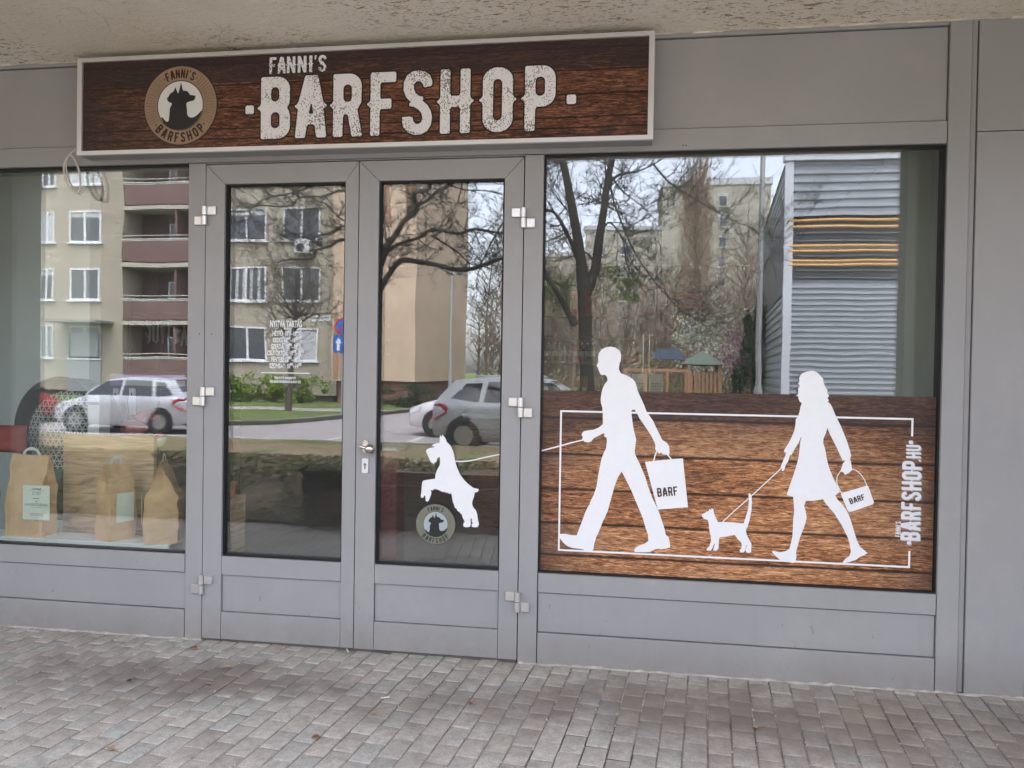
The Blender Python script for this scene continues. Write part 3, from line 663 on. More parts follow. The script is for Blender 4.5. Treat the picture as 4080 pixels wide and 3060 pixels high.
WOM = [(0.8321,1.411),(0.8159,1.4066),(0.7997,1.4016),(0.7869,1.3912),(0.7794,1.3741),(0.7823,1.3605),(0.776,1.3522),(0.7847,1.3415),(0.7764,1.3297),(0.7787,1.3161),(0.777,1.3025),(0.768,1.2948),(0.7785,1.2936),(0.7794,1.2821),(0.7862,1.2686),(0.7947,1.2633),(0.7886,1.2448),(0.7858,1.2243),(0.7791,1.2002),(0.7701,1.1898),(0.7687,1.1624),(0.7641,1.135),(0.7535,1.1074),(0.7409,1.0797),(0.7282,1.0588),(0.72,1.0428),(0.7254,1.0368),(0.7307,1.0349),(0.7258,1.0176),(0.7164,0.9934),(0.7114,0.9795),(0.7071,0.9656),(0.7138,0.9624),(0.7126,0.9535),(0.7186,0.9509),(0.725,0.9594),(0.7298,0.9801),(0.7394,0.9941),(0.7473,1.0252),(0.7538,1.0254),(0.7677,1.0531),(0.7835,1.0809),(0.794,1.1085),(0.796,1.1072),(0.7918,1.088),(0.7892,1.0538),(0.786,1.0195),(0.7789,0.9851),(0.7746,0.9679),(0.7709,0.9575),(0.7636,0.9299),(0.7525,0.8953),(0.7421,0.8607),(0.7372,0.8433),(0.7655,0.8355),(0.7681,0.8069),(0.7714,0.7728),(0.7677,0.7315),(0.7672,0.6904),(0.7659,0.656),(0.7582,0.6145),(0.7533,0.5971),(0.7378,0.586),(0.7116,0.5792),(0.6818,0.5846),(0.6773,0.5796),(0.6921,0.5631),(0.7123,0.5456),(0.7388,0.538),(0.7717,0.5329),(0.782,0.5416),(0.7855,0.561),(0.7837,0.5849),(0.7988,0.6507),(0.8111,0.6855),(0.8203,0.7133),(0.8263,0.7409),(0.8225,0.7681),(0.8141,0.7951),(0.8214,0.8193),(0.8572,0.8214),(0.896,0.8291),(0.906,0.8125),(0.9259,0.7895),(0.9458,0.7665),(0.9625,0.74),(0.9758,0.7203),(0.9925,0.6871),(1.006,0.6605),(1.015,0.627),(1.0202,0.5967),(1.0141,0.5781),(0.9983,0.5651),(0.9858,0.5495),(0.9923,0.5437),(1.0147,0.5503),(1.0433,0.5619),(1.059,0.5763),(1.0749,0.5825),(1.0912,0.5949),(1.0776,0.6064),(1.0613,0.6191),(1.0447,0.6488),(1.0344,0.6822),(1.0241,0.7156),(1.0137,0.7491),(0.9969,0.7857),(0.9771,0.812),(0.9573,0.8315),(0.9473,0.8481),(0.9676,0.8659),(0.9593,0.8893),(0.9427,0.9159),(0.9257,0.956),(0.9175,0.9761),(0.9119,0.9963),(0.9062,1.0233),(0.8997,1.0571),(0.8907,1.084),(0.8916,1.1045),(0.9014,1.1285),(0.9074,1.1538),(0.9156,1.1323),(0.9324,1.0988),(0.9526,1.0587),(0.9661,1.0286),(0.9761,1.0086),(0.989,1.0077),(0.9777,0.9951),(0.9706,0.9678),(0.9695,0.9576),(0.9805,0.9545),(0.9872,0.9433),(1.003,0.9519),(1.0175,0.966),(1.0151,0.9862),(1.0081,1.0164),(1.0122,1.0321),(1.004,1.0603),(0.9936,1.0938),(0.9801,1.1273),(0.9665,1.1607),(0.9497,1.1942),(0.9397,1.2143),(0.9261,1.2478),(0.916,1.2646),(0.9049,1.2711),(0.9126,1.276),(0.9046,1.288),(0.9121,1.2984),(0.9021,1.3117),(0.9038,1.3253),(0.8951,1.3387),(0.887,1.3555),(0.8846,1.3758),(0.8714,1.3892),(0.8582,1.4025),(0.8451,1.4091)]
tw = thing('woman_silhouette', 'white cut-out of a walking woman in a skirt with handbag on the window', 'decal', (1.0, yv, .5))
flat('figure', [WOM], WHITEV, yv, .0006, tw)
bo2 = flat('handbag', [[(0.9716,0.8559),(0.9767,0.8608),(1.0809,0.8986),(1.0873,0.8962),(1.1131,0.8256),(1.1095,0.8153),(1.0195,0.7785),(1.008,0.7773),(1.0014,0.7838)]], WHITEV, yv - .0009, .0006, tw)
for hp_ in [[stroke(s_, .0034)] for s_ in [[(0.9754,0.8587),(0.9607,0.886),(0.9511,0.9128),(0.9551,0.9401),(0.9694,0.963)],[(1.0154,0.9713),(1.0348,0.9652),(1.0543,0.9483),(1.0688,0.9272),(1.0822,0.8973)]]]: flat('bag_strap', hp_, WHITEV, yv - .0018, .0006, bo2)
wa, wb_ = [(1.0137,0.8114),(1.0772,0.8357)]
bagword(bo2, wa, wb_, .0265, yv - .0018, BW)
CAT = [(0.4064,0.7679),(0.4012,0.7607),(0.3943,0.7653),(0.3931,0.7555),(0.3811,0.7494),(0.3623,0.7382),(0.3632,0.7291),(0.3715,0.7177),(0.3885,0.7135),(0.3943,0.6943),(0.3961,0.67),(0.4035,0.639),(0.4059,0.6169),(0.3977,0.59),(0.3877,0.5811),(0.3858,0.572),(0.4048,0.5715),(0.4113,0.5809),(0.4203,0.605),(0.4231,0.6024),(0.418,0.584),(0.4169,0.5728),(0.4317,0.5729),(0.4396,0.5851),(0.4411,0.613),(0.4427,0.6339),(0.4708,0.6401),(0.5109,0.6496),(0.5247,0.6309),(0.5417,0.6144),(0.5441,0.5937),(0.5337,0.5793),(0.5392,0.5692),(0.5539,0.5713),(0.5603,0.5841),(0.5639,0.6051),(0.5666,0.6038),(0.5604,0.5807),(0.5646,0.5719),(0.5759,0.5697),(0.5859,0.5729),(0.5864,0.6131),(0.5747,0.6332),(0.5643,0.6535),(0.5606,0.6741),(0.567,0.6882),(0.5763,0.7231),(0.5834,0.7649),(0.5846,0.8063),(0.5821,0.8338),(0.5759,0.8446),(0.5686,0.8402),(0.5712,0.8127),(0.5687,0.7712),(0.5593,0.7362),(0.55,0.7047),(0.5299,0.7052),(0.4964,0.7072),(0.4561,0.7075),(0.436,0.7052),(0.4255,0.7235),(0.417,0.744),(0.4132,0.7647)]
tc_ = thing('cat_silhouette', 'small white cut-out of a leashed cat with raised tail on the window', 'decal', (.5, yv, .5))
flat('figure', [CAT], WHITEV, yv, .0006, tc_)
flat('leash', [stroke([(0.4561,0.7082),(0.5087,0.7617),(0.5821,0.8324),(0.6523,0.904),(0.7092,0.9623)], .0042)], WHITEV, yv - .0009, .0006, tc_)
DOG = [(-0.8846,1.073),(-0.8868,1.0587),(-0.8874,1.0349),(-0.9034,1.0311),(-0.9179,1.026),(-0.9276,1.0171),(-0.9129,1.0152),(-0.9138,1.0118),(-0.9372,1.0073),(-0.9493,1.0012),(-0.9555,0.9915),(-0.949,0.9784),(-0.9414,0.962),(-0.9313,0.9409),(-0.9239,0.934),(-0.9205,0.935),(-0.9155,0.928),(-0.9108,0.9391),(-0.9069,0.9378),(-0.9045,0.9417),(-0.9011,0.938),(-0.9012,0.9466),(-0.8965,0.9586),(-0.8854,0.9661),(-0.8837,0.9472),(-0.8843,0.9258),(-0.8943,0.9088),(-0.9023,0.8895),(-0.906,0.8751),(-0.9067,0.8584),(-0.9301,0.8542),(-0.9544,0.8505),(-0.9666,0.8467),(-0.9709,0.837),(-0.9735,0.8154),(-0.9746,0.7915),(-0.9787,0.7675),(-0.9727,0.762),(-0.963,0.7657),(-0.9573,0.7779),(-0.9542,0.7685),(-0.953,0.7494),(-0.9456,0.7449),(-0.9383,0.7486),(-0.9312,0.7646),(-0.9265,0.7791),(-0.9243,0.7935),(-0.9333,0.8065),(-0.9234,0.8006),(-0.9137,0.8024),(-0.9148,0.8091),(-0.905,0.8061),(-0.8977,0.8088),(-0.8913,0.8028),(-0.8854,0.8045),(-0.8805,0.798),(-0.8732,0.7992),(-0.8683,0.7937),(-0.8586,0.7969),(-0.8512,0.7915),(-0.844,0.7937),(-0.8342,0.7865),(-0.8255,0.7916),(-0.8219,0.7737),(-0.8176,0.7501),(-0.8116,0.7361),(-0.8065,0.7197),(-0.7978,0.7168),(-0.7918,0.7037),(-0.7821,0.7018),(-0.7771,0.6911),(-0.7713,0.6923),(-0.7682,0.6763),(-0.7622,0.6647),(-0.7573,0.6554),(-0.7643,0.6433),(-0.7617,0.6301),(-0.7472,0.6284),(-0.7328,0.6305),(-0.7272,0.6402),(-0.7285,0.6638),(-0.7272,0.6752),(-0.7213,0.6665),(-0.7226,0.657),(-0.7163,0.6501),(-0.7234,0.6427),(-0.7208,0.631),(-0.7039,0.6304),(-0.692,0.6323),(-0.6864,0.6467),(-0.6925,0.6677),(-0.6952,0.6889),(-0.7003,0.7076),(-0.7077,0.7167),(-0.7175,0.7281),(-0.7225,0.7445),(-0.7203,0.7588),(-0.7134,0.7779),(-0.709,0.8003),(-0.697,0.8008),(-0.6904,0.8095),(-0.6934,0.8174),(-0.7068,0.8184),(-0.7189,0.8217),(-0.7359,0.8338),(-0.7554,0.8496),(-0.7701,0.8657),(-0.7849,0.8865),(-0.7973,0.9121),(-0.8074,0.9402),(-0.8127,0.9684),(-0.8204,0.9966),(-0.8304,1.0176),(-0.8427,1.0315),(-0.8525,1.0383),(-0.8576,1.0548),(-0.8675,1.0663),(-0.8739,1.0756),(-0.8771,1.0632),(-0.8806,1.066)]
yd = .0285
td = thing('dog_silhouette', 'white cut-out of a bearded dog on its hind legs on the right door', 'decal', (-.85, yd, .8))
flat('figure', [DOG], WHITEV, yd, .0006, td)
flat('leash', [stroke([(-0.81,0.9472),(-0.7882,0.9465),(-0.7665,0.9476),(-0.7377,0.9514),(-0.709,0.9575),(-0.6708,0.9682),(-0.6375,0.9763),(-0.583,0.9888)], .0056)], WHITEV, yd - .0009, .0006, td)
te = thing('round_emblem', 'round FANNI\'S BARFSHOP emblem sticker below the dog on the right door', 'decal', (-1, yd, .7))
ec = (-0.9015,0.6362)
emblem(te, ec[0], ec[1], 0.0972, yd + .0006, mat('sticker_olive', (.19, .20, .15), .6, var=.08, scale=30), mat('sticker_pale', (.36, .42, .43), .6), mat('sticker_dark', (.02, .022, .022), .6), mat('sticker_words', (.02, .02, .018), .6), st=.7)
# web address running up the right end of the film
def vert(loops, x0, z0): return [[(x0 - b, z0 + a) for a, b in l] for l in loops]
xa, za = (1.3046,0.6604); xb, zb2 = (1.3018,1.0147)
xt = 1.2289
lp, wd = word('BARFSHOP', 1.0, .10); hh_ = xa + .006 - xt
lp = [[(a * (zb2 - za) / wd, b * hh_) for a, b in l] for l in lp]
ad = vert(lp, xa + .006, za)
xu, zu = (1.3058,1.0148); xu1, zu1 = (1.2441,1.0867)
lp, wd = word('.HU', 1.0, .12); lp = [[(a * (zu1 - zu) / wd, b * (xu - xu1)) for a, b in l] for l in lp]
ad += vert(lp, xu, zu)
for (qx, qz) in [(1.2629,1.099),(1.2647,0.6488)]: ad.append(rrect(qx - .008, qx + .008, qz - .007, qz + .007, .002))
o1 = thing('web_address', 'upright white lettering reading FANNI\'S BARFSHOP.HU at the right end of the film', 'decal', (1.3, yv, .6))
flat('lettering', ad, mat('address_white', (.70, .72, .76), .5), yv, .0006, o1)
flat('lettering_shadow', [[(a + .004, b - .004) for a, b in l] for l in ad if True], mat('address_grey', (.38, .38, .40), .5), yv + .0009, .0006, o1)
xf, zf = (1.2294,0.674); xf1, zf1 = (1.2072,0.7429)
lp, wd = word("FANNI'S", 1.0, .12); lp = [[(a * (zf1 - zf) / wd, b * (xf - xf1)) for a, b in l] for l in lp]
flat('small_lettering', vert(lp, xf, zf), MATS['address_white'], yv, .0006, o1)
# opening hours
oh = thing('opening_hours', 'white opening-hours lettering headed NYITVA TARTÁS on the left door pane', 'decal', (-1.7, yd, 1.5))
def H(x, y): return x, y
ux, uz = 0.001317, 0.0012457
cxh, zh0 = (-1.6839,1.6051)
rows = [('HÉTFŐ: 10', '00', '-18', 1330), ('KEDD: 10', '00', '-18', 1356), ('SZERDA: 10', '00', '-18', 1382), ('CSÜTÖRTÖK: 10', '00', '-18', 1408), ('PÉNTEK: 10', '00', '-18', 1434), ('SZOMBAT: 10', '00', '-14', 1460)]
def Z(y): return zh0 - (y - 1290) * uz
its = [('NYITVA TARTÁS', cxh, Z(1302), 27 * uz, .50, 'CENTER')]
for a_, b_, c_, y_ in rows:
    n1_, n2_ = len(a_), len(c_)
    ch = 9.4 * ux; wdt = n1_ * ch + 1.3 * ch + n2_ * ch * .9 + 1.3 * ch; x0_ = cxh - wdt / 2
    its.append((a_ + '⁰⁰' + c_.replace('-', '–') + '⁰⁰', cxh, Z(y_ + 7), 19 * uz, .56, 'CENTER'))
textmesh('hours_lettering', its, WHITEV, yd, .0008, oh, .024)
textmesh('operator_lettering', [('ÜZEMELTETŐ: BARFSHOP KFT.', cxh, Z(1511), 10 * uz, .50, 'CENTER'), ('VÉSZ ESETÉN ÉRTESÍTENDŐ: 06 30 817 4121', cxh, Z(1526), 10 * uz, .50, 'CENTER')], WHITEV, yd, .0008, oh, .03)
flat('rule', [[(cxh - 97 * ux, Z(1487.5)), (cxh + 97 * ux, Z(1487.5)), (cxh + 97 * ux, Z(1484)), (cxh - 97 * ux, Z(1484))]], WHITEV, yd, .0008, oh)

# ================================================================== PAVING
from mathutils import noise as mnoise
def pv():
    m = mat('concrete_pavers', (.2, .19, .18), .92, spec=.15); v = objvec(m); L = m.node_tree.links
    at = N(m, 'ShaderNodeAttribute'); at.attribute_name = 'tone'
    c = ramp(m, at.outputs['Fac'], [(0, (.35, .308, .26)), (.3, (.395, .35, .298)), (.55, (.385, .35, .302)), (.78, (.35, .338, .298)), (1, (.42, .375, .32))])
    f = noise(m, v, 320, 3, .7); c = mix(m, .7, c, ramp(m, f, [(.35, (.30, .30, .30)), (.65, (.72, .72, .72))]), 'OVERLAY'); c = mix(m, .6, c, ramp(m, noise(m, v, 26, 7, .75), [(.35, (.33, .33, .33)), (.65, (.68, .68, .68))]), 'OVERLAY')
    sp = ramp(m, noise(m, v, 620, 1), [(.70, (0, 0, 0)), (.76, (1, 1, 1))]); c = mix(m, mth(m, 'MULTIPLY', sp, .45), c, (.55, .52, .47))
    b1 = noise(m, v, .9, 5, .6); c = mix(m, ramp(m, b1, [(.46, (0, 0, 0)), (.70, (.5, .5, .5))]), c, (.20, .165, .14))
    xy = N(m, 'ShaderNodeSeparateXYZ'); L.new(v, xy.inputs[0]); wob = mth(m, 'SUBTRACT', noise(m, v, 2.6, 6, .65), .5)
    for (ex, ey), rx, ry, st in (((-2.1060783263882246,-0.4920746963106968), .62, .24, .62), ((-1.687476441491713,-0.38432299871305364), .50, .18, .5), ((-0.14279685128357483,-0.4175891337496562), .75, .20, .58), ((0.5112326327611354,-0.43885825181610105), .8, .26, .46), ((-0.9758946946061783,-0.5220879426578895), .4, .16, .45), ((1.212816889556141,-0.37742595205422136), .8, .3, .42)):
        ddx = mth(m, 'POWER', mth(m, 'MULTIPLY', mth(m, 'ABSOLUTE', mth(m, 'SUBTRACT', xy.outputs[0], ex)), 1 / rx), 2.0); ddy = mth(m, 'POWER', mth(m, 'MULTIPLY', mth(m, 'ABSOLUTE', mth(m, 'SUBTRACT', xy.outputs[1], ey)), 1 / ry), 2.0)
        k_ = mth(m, 'ADD', mth(m, 'SUBTRACT', 1.0, mth(m, 'MULTIPLY', mth(m, 'ADD', ddx, ddy), .6)), mth(m, 'MULTIPLY', wob, 4.0), True)
        c = mix(m, mth(m, 'MULTIPLY', k_, st), c, (.185, .15, .125))
    b2 = noise(m, v, 3.4, 6, .65); c = mix(m, ramp(m, b2, [(.56, (0, 0, 0)), (.74, (.45, .45, .45))]), c, (.20, .165, .14))
    b3 = noise(m, v, 1.4, 5, .6, (1, .7, 1)); c = mix(m, ramp(m, b3, [(.58, (0, 0, 0)), (.72, (.30, .30, .30))]), c, (.33, .27, .19))
    base(m, c); bump(m, mth(m, 'ADD', f, noise(m, v, 60, 4)), .35, .003); return m
PAV = pv()
RA = 0.105; BW_, BL_ = .0885, .142
ca, sa = math.cos(RA), math.sin(RA)
verts, faces, tones = [], [], []
rnd = random.Random(3)
inv = lambda x, y: (x * ca - y * sa, x * sa + y * ca)
for i in range(-95, 72):
    off = rnd.random() * .03 + (.5 if i % 2 else 0) * BL_
    for j in range(-60, 14):
        u, w_ = i * BW_, j * BL_ + off
        x, y = u * ca + w_ * sa, -u * sa + w_ * ca
        if y > .07 or x < -7.6 or x > 5.4 or y < -6.4 or (y < -2.75 and x < -.98): continue
        g = .0017 + rnd.random() * .0010; be = .0045 + rnd.random() * .002
        hx, hy = BW_ / 2 - g, BL_ / 2 - g - rnd.random() * .0015
        r_ = rnd.gauss(0, .006); tx, ty = rnd.gauss(0, .010), rnd.gauss(0, .010); dz = -.002 + rnd.gauss(0, .0011)
        o = len(verts)
        for (sx, sy) in ((-1, -1), (1, -1), (1, 1), (-1, 1)):
            for k, (ins, z) in enumerate(((0, -.012), (0, -.0048), (be * .45, -.0012), (be, 0))):
                a, b = sx * (hx - ins) + rnd.gauss(0, .0005), sy * (hy - ins) + rnd.gauss(0, .0005)
                a, b = a - b * r_, b + a * r_
                X, Y = u + a, w_ + b
                verts.append((X * ca + Y * sa, -X * sa + Y * ca, z + dz + tx * a + ty * b))
        for k in range(3):
            for q in range(4):
                p0, p1 = o + q * 4 + k, o + ((q + 1) % 4) * 4 + k
                faces.append((p0, p1, p1 + 1, p0 + 1))
        faces.append((o + 3, o + 7, o + 11, o + 15))
        t = min(1, max(0, rnd.gauss(.45, .22))); tones += [t] * 13
me = bpy.data.meshes.new('pavement'); me.from_pydata(verts, [], faces); me.update()
at = me.attributes.new('tone', 'FLOAT', 'FACE'); at.data.foreach_set('value', tones)
for p_ in me.polygons: p_.use_smooth = True
me.set_sharp_from_angle(angle=R(35))
struct(link('pavement', me, PAV))
JS = mat('joint_sand', (.18, .15, .12), 1.0, spec=.05); v = objvec(JS)
c = ramp(JS, noise(JS, v, 1.6, 5), [(.40, (.13, .11, .095)), (.62, (.42, .37, .31))]); c = mix(JS, .6, c, ramp(JS, noise(JS, v, 70, 5), [(.35, (.2, .2, .2)), (.7, (.8, .8, .8))]), 'OVERLAY'); base(JS, c)
bump(JS, noise(JS, v, 240, 3), .8, .004)
g = MB()
n = 150
struct(MB().box(-7.8, 5.6, -6.5, .05, -.05, -.0072).build('joint_sand', JS))
# things lying on the paving
def leaf(x, y, s, rot, m, label, cat='leaf', name='dry_leaf'):
    vs = []; k = 7; s *= .68
    for i in range(k):
        t = i / (k - 1); wd = math.sin(math.pi * min(1, t * 1.02)) ** .8 * .42 * s; cu = .12 * s * math.sin(3 * t) + .004
        for sgn, zz in ((-1, .10), (0, 0), (1, .13)):
            vs.append((t * s - s / 2, sgn * wd, cu + zz * s * abs(sgn) + .001))
    c_, s_ = math.cos(rot), math.sin(rot)
    vs = [(x + a * c_ - b * s_, y + a * s_ + b * c_, z) for a, b, z in vs]
    b = MB(); o = b.add(vs, [(i * 3 + q, i * 3 + q + 1, i * 3 + q + 4, i * 3 + q + 3) for i in range(k - 1) for q in range(2)])
    vs2 = [(a, b_, z - .0007) for a, b_, z in vs]
    b.add(vs2, [(i * 3 + q + 3, i * 3 + q + 4, i * 3 + q + 1, i * 3 + q) for i in range(k - 1) for q in range(2)])
    return tag(b.build(name, m, None, smooth=True, norm=False), label, cat, 'scraps of leaf lying on the paving')
LB = mat('leaf_brown', (.20, .085, .04), .8, var=.3, scale=60); LD = mat('leaf_dark', (.05, .032, .022), .8, var=.3, scale=60); LO = mat('leaf_tan', (.36, .23, .13), .8, var=.2, scale=60)
for (x, y), s, rot, m, lb in (
    ((-2.0690094116556117,-0.12847891113615484), .052, .3, LB, 'curled reddish brown leaf on the paving just left of the doors'),
    ((-2.1221896816615753,-0.54580887746474), .034, .9, LD, 'crumpled nearly black leaf on the dark paving stain at left'),
    ((-2.1219057750014487,-0.5149494305086022), .022, .1, LB, 'small brown leaf touching the crumpled black one'),
    ((-1.7709670739156111,-0.5130435119588563), .036, 2.9, LO, 'bright tan leaf on the paving below the left door edge'),
    ((-1.7861951762149146,-0.3253742467333005), .050, .25, LO, 'long thin tan leaf on the paving in front of the left door'),
    ((-1.8061261091032317,-1.1047618060349662), .050, 2.8, LO, 'slim straw-coloured leaf near the lower left picture corner'),
    ((-1.1207227063194705,-0.8938226204234345), .045, .1, LB, 'flattened brown leaf in a joint at the bottom left centre'),
    ((-0.9729501688373258,-0.6608770880008694), .032, .6, LO, 'twisted tan leaf on the paving below the right door'),
    ((-0.6094507666696983,-0.5013653093466583), .030, 1.1, LB, 'small brown scrap on the paving below the right hinge post'),
    ((-0.42850814159519757,-0.5019131779576482), .030, 2.2, LO, 'light brown leaf scrap beside the dark damp patch'),
    ((-0.11019593415370883,-0.27044619549295534), .024, .7, mat('leaf_orange', (.42, .19, .09), .7), 'tiny orange round leaf on the paving under the window film'),
    ((0.5274583281039035,-0.5132246294458938), .034, 2.6, LO, 'cream seed husk on the paving, right of centre'),
    ((1.3879830082968385,-0.38870214165136385), .030, 2.7, LO, 'cream seed husk on the paving near the right edge')):
    leaf(x, y, s, rot, m, lb)
cx_, cy_ = (-1.325998910020459,-0.020314953955739234)
bt = MB().tube([(cx_ - .008, cy_ + .02, .006), (cx_ + .014, cy_ - .018, .006)], .004, 8)
tag(bt.build('cigarette_butt', mat('butt', (.55, .50, .44), .8), None, smooth=True), 'white cigarette butt lying at the foot of the doors', 'cigarette butt', 'cigarette ends')
cx_, cy_ = (-0.9735271186228164,-0.5090520848525109)
bt = MB().tube([(cx_ - .018, cy_ - .008, .006), (cx_ + .014, cy_ + .008, .006)], .0038, 8)
tag(bt.build('cigarette_butt', MATS['butt'], None, smooth=True), 'white cigarette butt on the paving in front of the right door', 'cigarette butt', 'cigarette ends')
# pebbles and crumbs caught in the joints
gv = MB(); rnd = random.Random(5)
for i in range(420):
    y = -rnd.random() ** 1.3 * 1.6 - .02; x = rnd.uniform(-3.2, 1.9); s = rnd.uniform(.0012, .0036)
    u, w_ = inv(x, y); u = (round(u / BW_ - .5) + .5) * BW_ + rnd.gauss(0, .004)
    x, y = u * ca + w_ * sa, -u * sa + w_ * ca
    gv.add([(x + s, y, 0), (x, y + s, 0), (x - s, y, 0), (x, y - s, 0), (x, y, s * 1.2), (x, y, -s * 1.5)], [(0, 1, 4), (1, 2, 4), (2, 3, 4), (3, 0, 4), (1, 0, 5), (2, 1, 5), (3, 2, 5), (0, 3, 5)])
struct(gv.build('grit', mat('grit', (.52, .48, .42), .9, var=.3, scale=200), None), 'stuff')

# ================================================================== INSIDE THE SHOP
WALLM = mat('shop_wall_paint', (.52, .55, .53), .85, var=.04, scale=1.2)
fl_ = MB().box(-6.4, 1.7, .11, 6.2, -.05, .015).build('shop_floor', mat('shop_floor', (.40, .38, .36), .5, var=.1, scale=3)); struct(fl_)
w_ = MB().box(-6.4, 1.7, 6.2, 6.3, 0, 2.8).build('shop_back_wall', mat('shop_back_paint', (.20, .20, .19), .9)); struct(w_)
w_ = MB().box(-6.5, -6.4, .11, 6.2, 0, 2.8).build('shop_side_wall', WALLM); struct(w_)
w_ = MB().box(1.62, 1.75, .11, 6.2, 0, 2.8).box(1.50, 1.62, .85, 1.25, 0, 2.8).build('shop_side_wall', WALLM); struct(w_)
w_ = MB().box(-6.4, 1.7, .11, 6.2, 2.75, 2.85).build('shop_ceiling', mat('ceiling_paint', (.45, .45, .43), .9)); struct(w_)
xe = -3.8049
w_ = MB().box(-6.4, xe, 1.4, 1.52, 0, 2.75).build('partition_wall', mat('partition_paint', (.74, .77, .76), .85, var=.03, scale=1.5)); struct(w_)
# radiator behind the left window
RW = mat('radiator_enamel', (.90, .93, .91), .35, spec=.5)
xr0, xr1 = -4.4, -2.3707; zr = 0.4371
rd = thing('radiator', 'white panel radiator with slotted top grille behind the left window', 'radiator', ((xr0 + xr1) / 2, .2, 0))
MB().box(xr0, xr1, .125, .145, .10, zr - .004, .004).box(xr0, xr1, .27, .29, .10, zr - .004).build('panel', RW, rd)
g = MB(); g.box(xr0 - .004, xr1 + .004, .12, .295, zr - .002, zr + .006)
g.build('top_cover', RW, rd)
sl_ = MB(); x = xr0 + .03
while x < xr1 - .02:
    sl_.box(x, x + .017, .1225, .1245, zr - .062, zr - .030).box(x + .012, x + .017, .1225, .1245, zr - .12, zr - .062); x += .0315
sl_.build('slots', mat('slot_shade', (.66, .70, .68), .6), rd)
va = MB(); va.lathe([(.008, 0), (.011, .005), (.011, .03), (.006, .035)], 12, (xr1 + .012, .2, zr - .09), 'x'); va.tube([(xr1 + .03, .2, zr - .09), (xr1 + .03, .2, .05)], .008, 8)
va.build('valve', STEEL, rd, smooth=True)
# paper bags
PAP = mat('kraft_paper', (.70, .45, .25), .85, var=.10, scale=9, bump=.9, bscale=16, spec=.15)
def paper_bag(name, label, cx, cy, z0, wd, dp, h, rot, seed, lean=0.0, pinch=.62):
    t = thing(name, label, 'paper bag', (cx, cy, z0), 'kraft paper bags standing on the radiator')
    NL, K = 26, 12
    b = MB(); vs = []
    co, si = math.cos(rot), math.sin(rot)
    def sec(f):                       # cross-section: corners, side mids folded inward as the top is pinched shut
        q = 0 if f < pinch else ((f - pinch) / (1 - pinch)) ** .85
        d_ = dp * (1 - q) + .006 * q; fold = min(wd * .42, dp * .5 * q ** .9 * .95)
        wq = wd * (1 - .0 * q)
        bul = 1 + .06 * math.sin(math.pi * min(1, f / pinch)) * (1 - q)
        pts = []
        for i in range(K): s_ = i / K; pts.append((-wq / 2 + wq * s_, -d_ / 2 * (1 + (bul - 1) * 3 * math.sin(math.pi * s_))))
        for i in range(K // 2): s_ = i / (K // 2); pts.append((wq / 2 - fold * s_, -d_ / 2 + d_ / 2 * s_))
        for i in range(K // 2): s_ = i / (K // 2); pts.append((wq / 2 - fold * (1 - s_), d_ / 2 * s_))
        for i in range(K): s_ = i / K; pts.append((wq / 2 - wq * s_, d_ / 2 * (1 + (bul - 1) * 3 * math.sin(math.pi * s_))))
        for i in range(K // 2): s_ = i / (K // 2); pts.append((-wq / 2 + fold * s_, d_ / 2 - d_ / 2 * s_))
        for i in range(K // 2): s_ = i / (K // 2); pts.append((-wq / 2 + fold * (1 - s_), -d_ / 2 * s_))
        return pts
    for l in range(NL + 1):
        f = l / NL
        for (a, c_) in sec(f):
            n_ = mnoise.noise_vector(Vector((a * 9 + seed, c_ * 9, f * 4.5))); n2_ = mnoise.noise_vector(Vector((a * 30 + seed, c_ * 30, f * 14)))
            amp = .006 + .009 * f
            a2, c2 = a + n_.x * amp + n2_.x * .005, c_ + n_.y * amp + n2_.y * .006
            z = f * h + n_.z * .004 * (1 if 0 < l else 0); a2 += lean * f ** 2
            vs.append((cx + a2 * co - c2 * si, cy + a2 * si + c2 * co, z0 + z))
    P_ = len(sec(0)); fs = [(l * P_ + k, l * P_ + (k + 1) % P_, (l + 1) * P_ + (k + 1) % P_, (l + 1) * P_ + k) for l in range(NL) for k in range(P_)]
    fs.append(tuple(range(P_))[::-1])
    b.add(vs, fs); b.build('body', PAP, t, smooth=True)
    hb = MB(); top = z0 + h - .006
    r_ = wd * .22
    pts = []
    for i in range(13):
        a = math.pi * i / 12; xx = -math.cos(a) * r_ + lean; zz = math.sin(a) ** .7 * .05
        pts.append((xx, zz))
    vs = []
    for (xx, zz) in pts:
        for dd in (-.010, .010):
            for yy in (-.001, .001):
                nx = xx / r_; vs.append((cx + (xx + nx * dd * .9) * co - yy * si, cy + (xx + nx * dd * .9) * si + yy * co, top + zz + dd * (1 - abs(nx)) - .01))
    fs = []
    for i in range(12):
        o = i * 4; fs += [(o, o + 4, o + 6, o + 2), (o + 1, o + 3, o + 7, o + 5), (o, o + 1, o + 5, o + 4), (o + 2, o + 6, o + 7, o + 3)]
    hb.add(vs, fs); hb.build('handle', mat('paper_handle', (.74, .74, .68), .8), t, smooth=True)
    return t
x1, z1 = (-3.2182,0.4613)
zt_ = zr + .007
pb1 = paper_bag('paper_bag', 'upright kraft paper bag with a pale printed label, leftmost on the radiator', -3.2432, .205, zt_, .222, .115, .440, 0.0, 2.1)
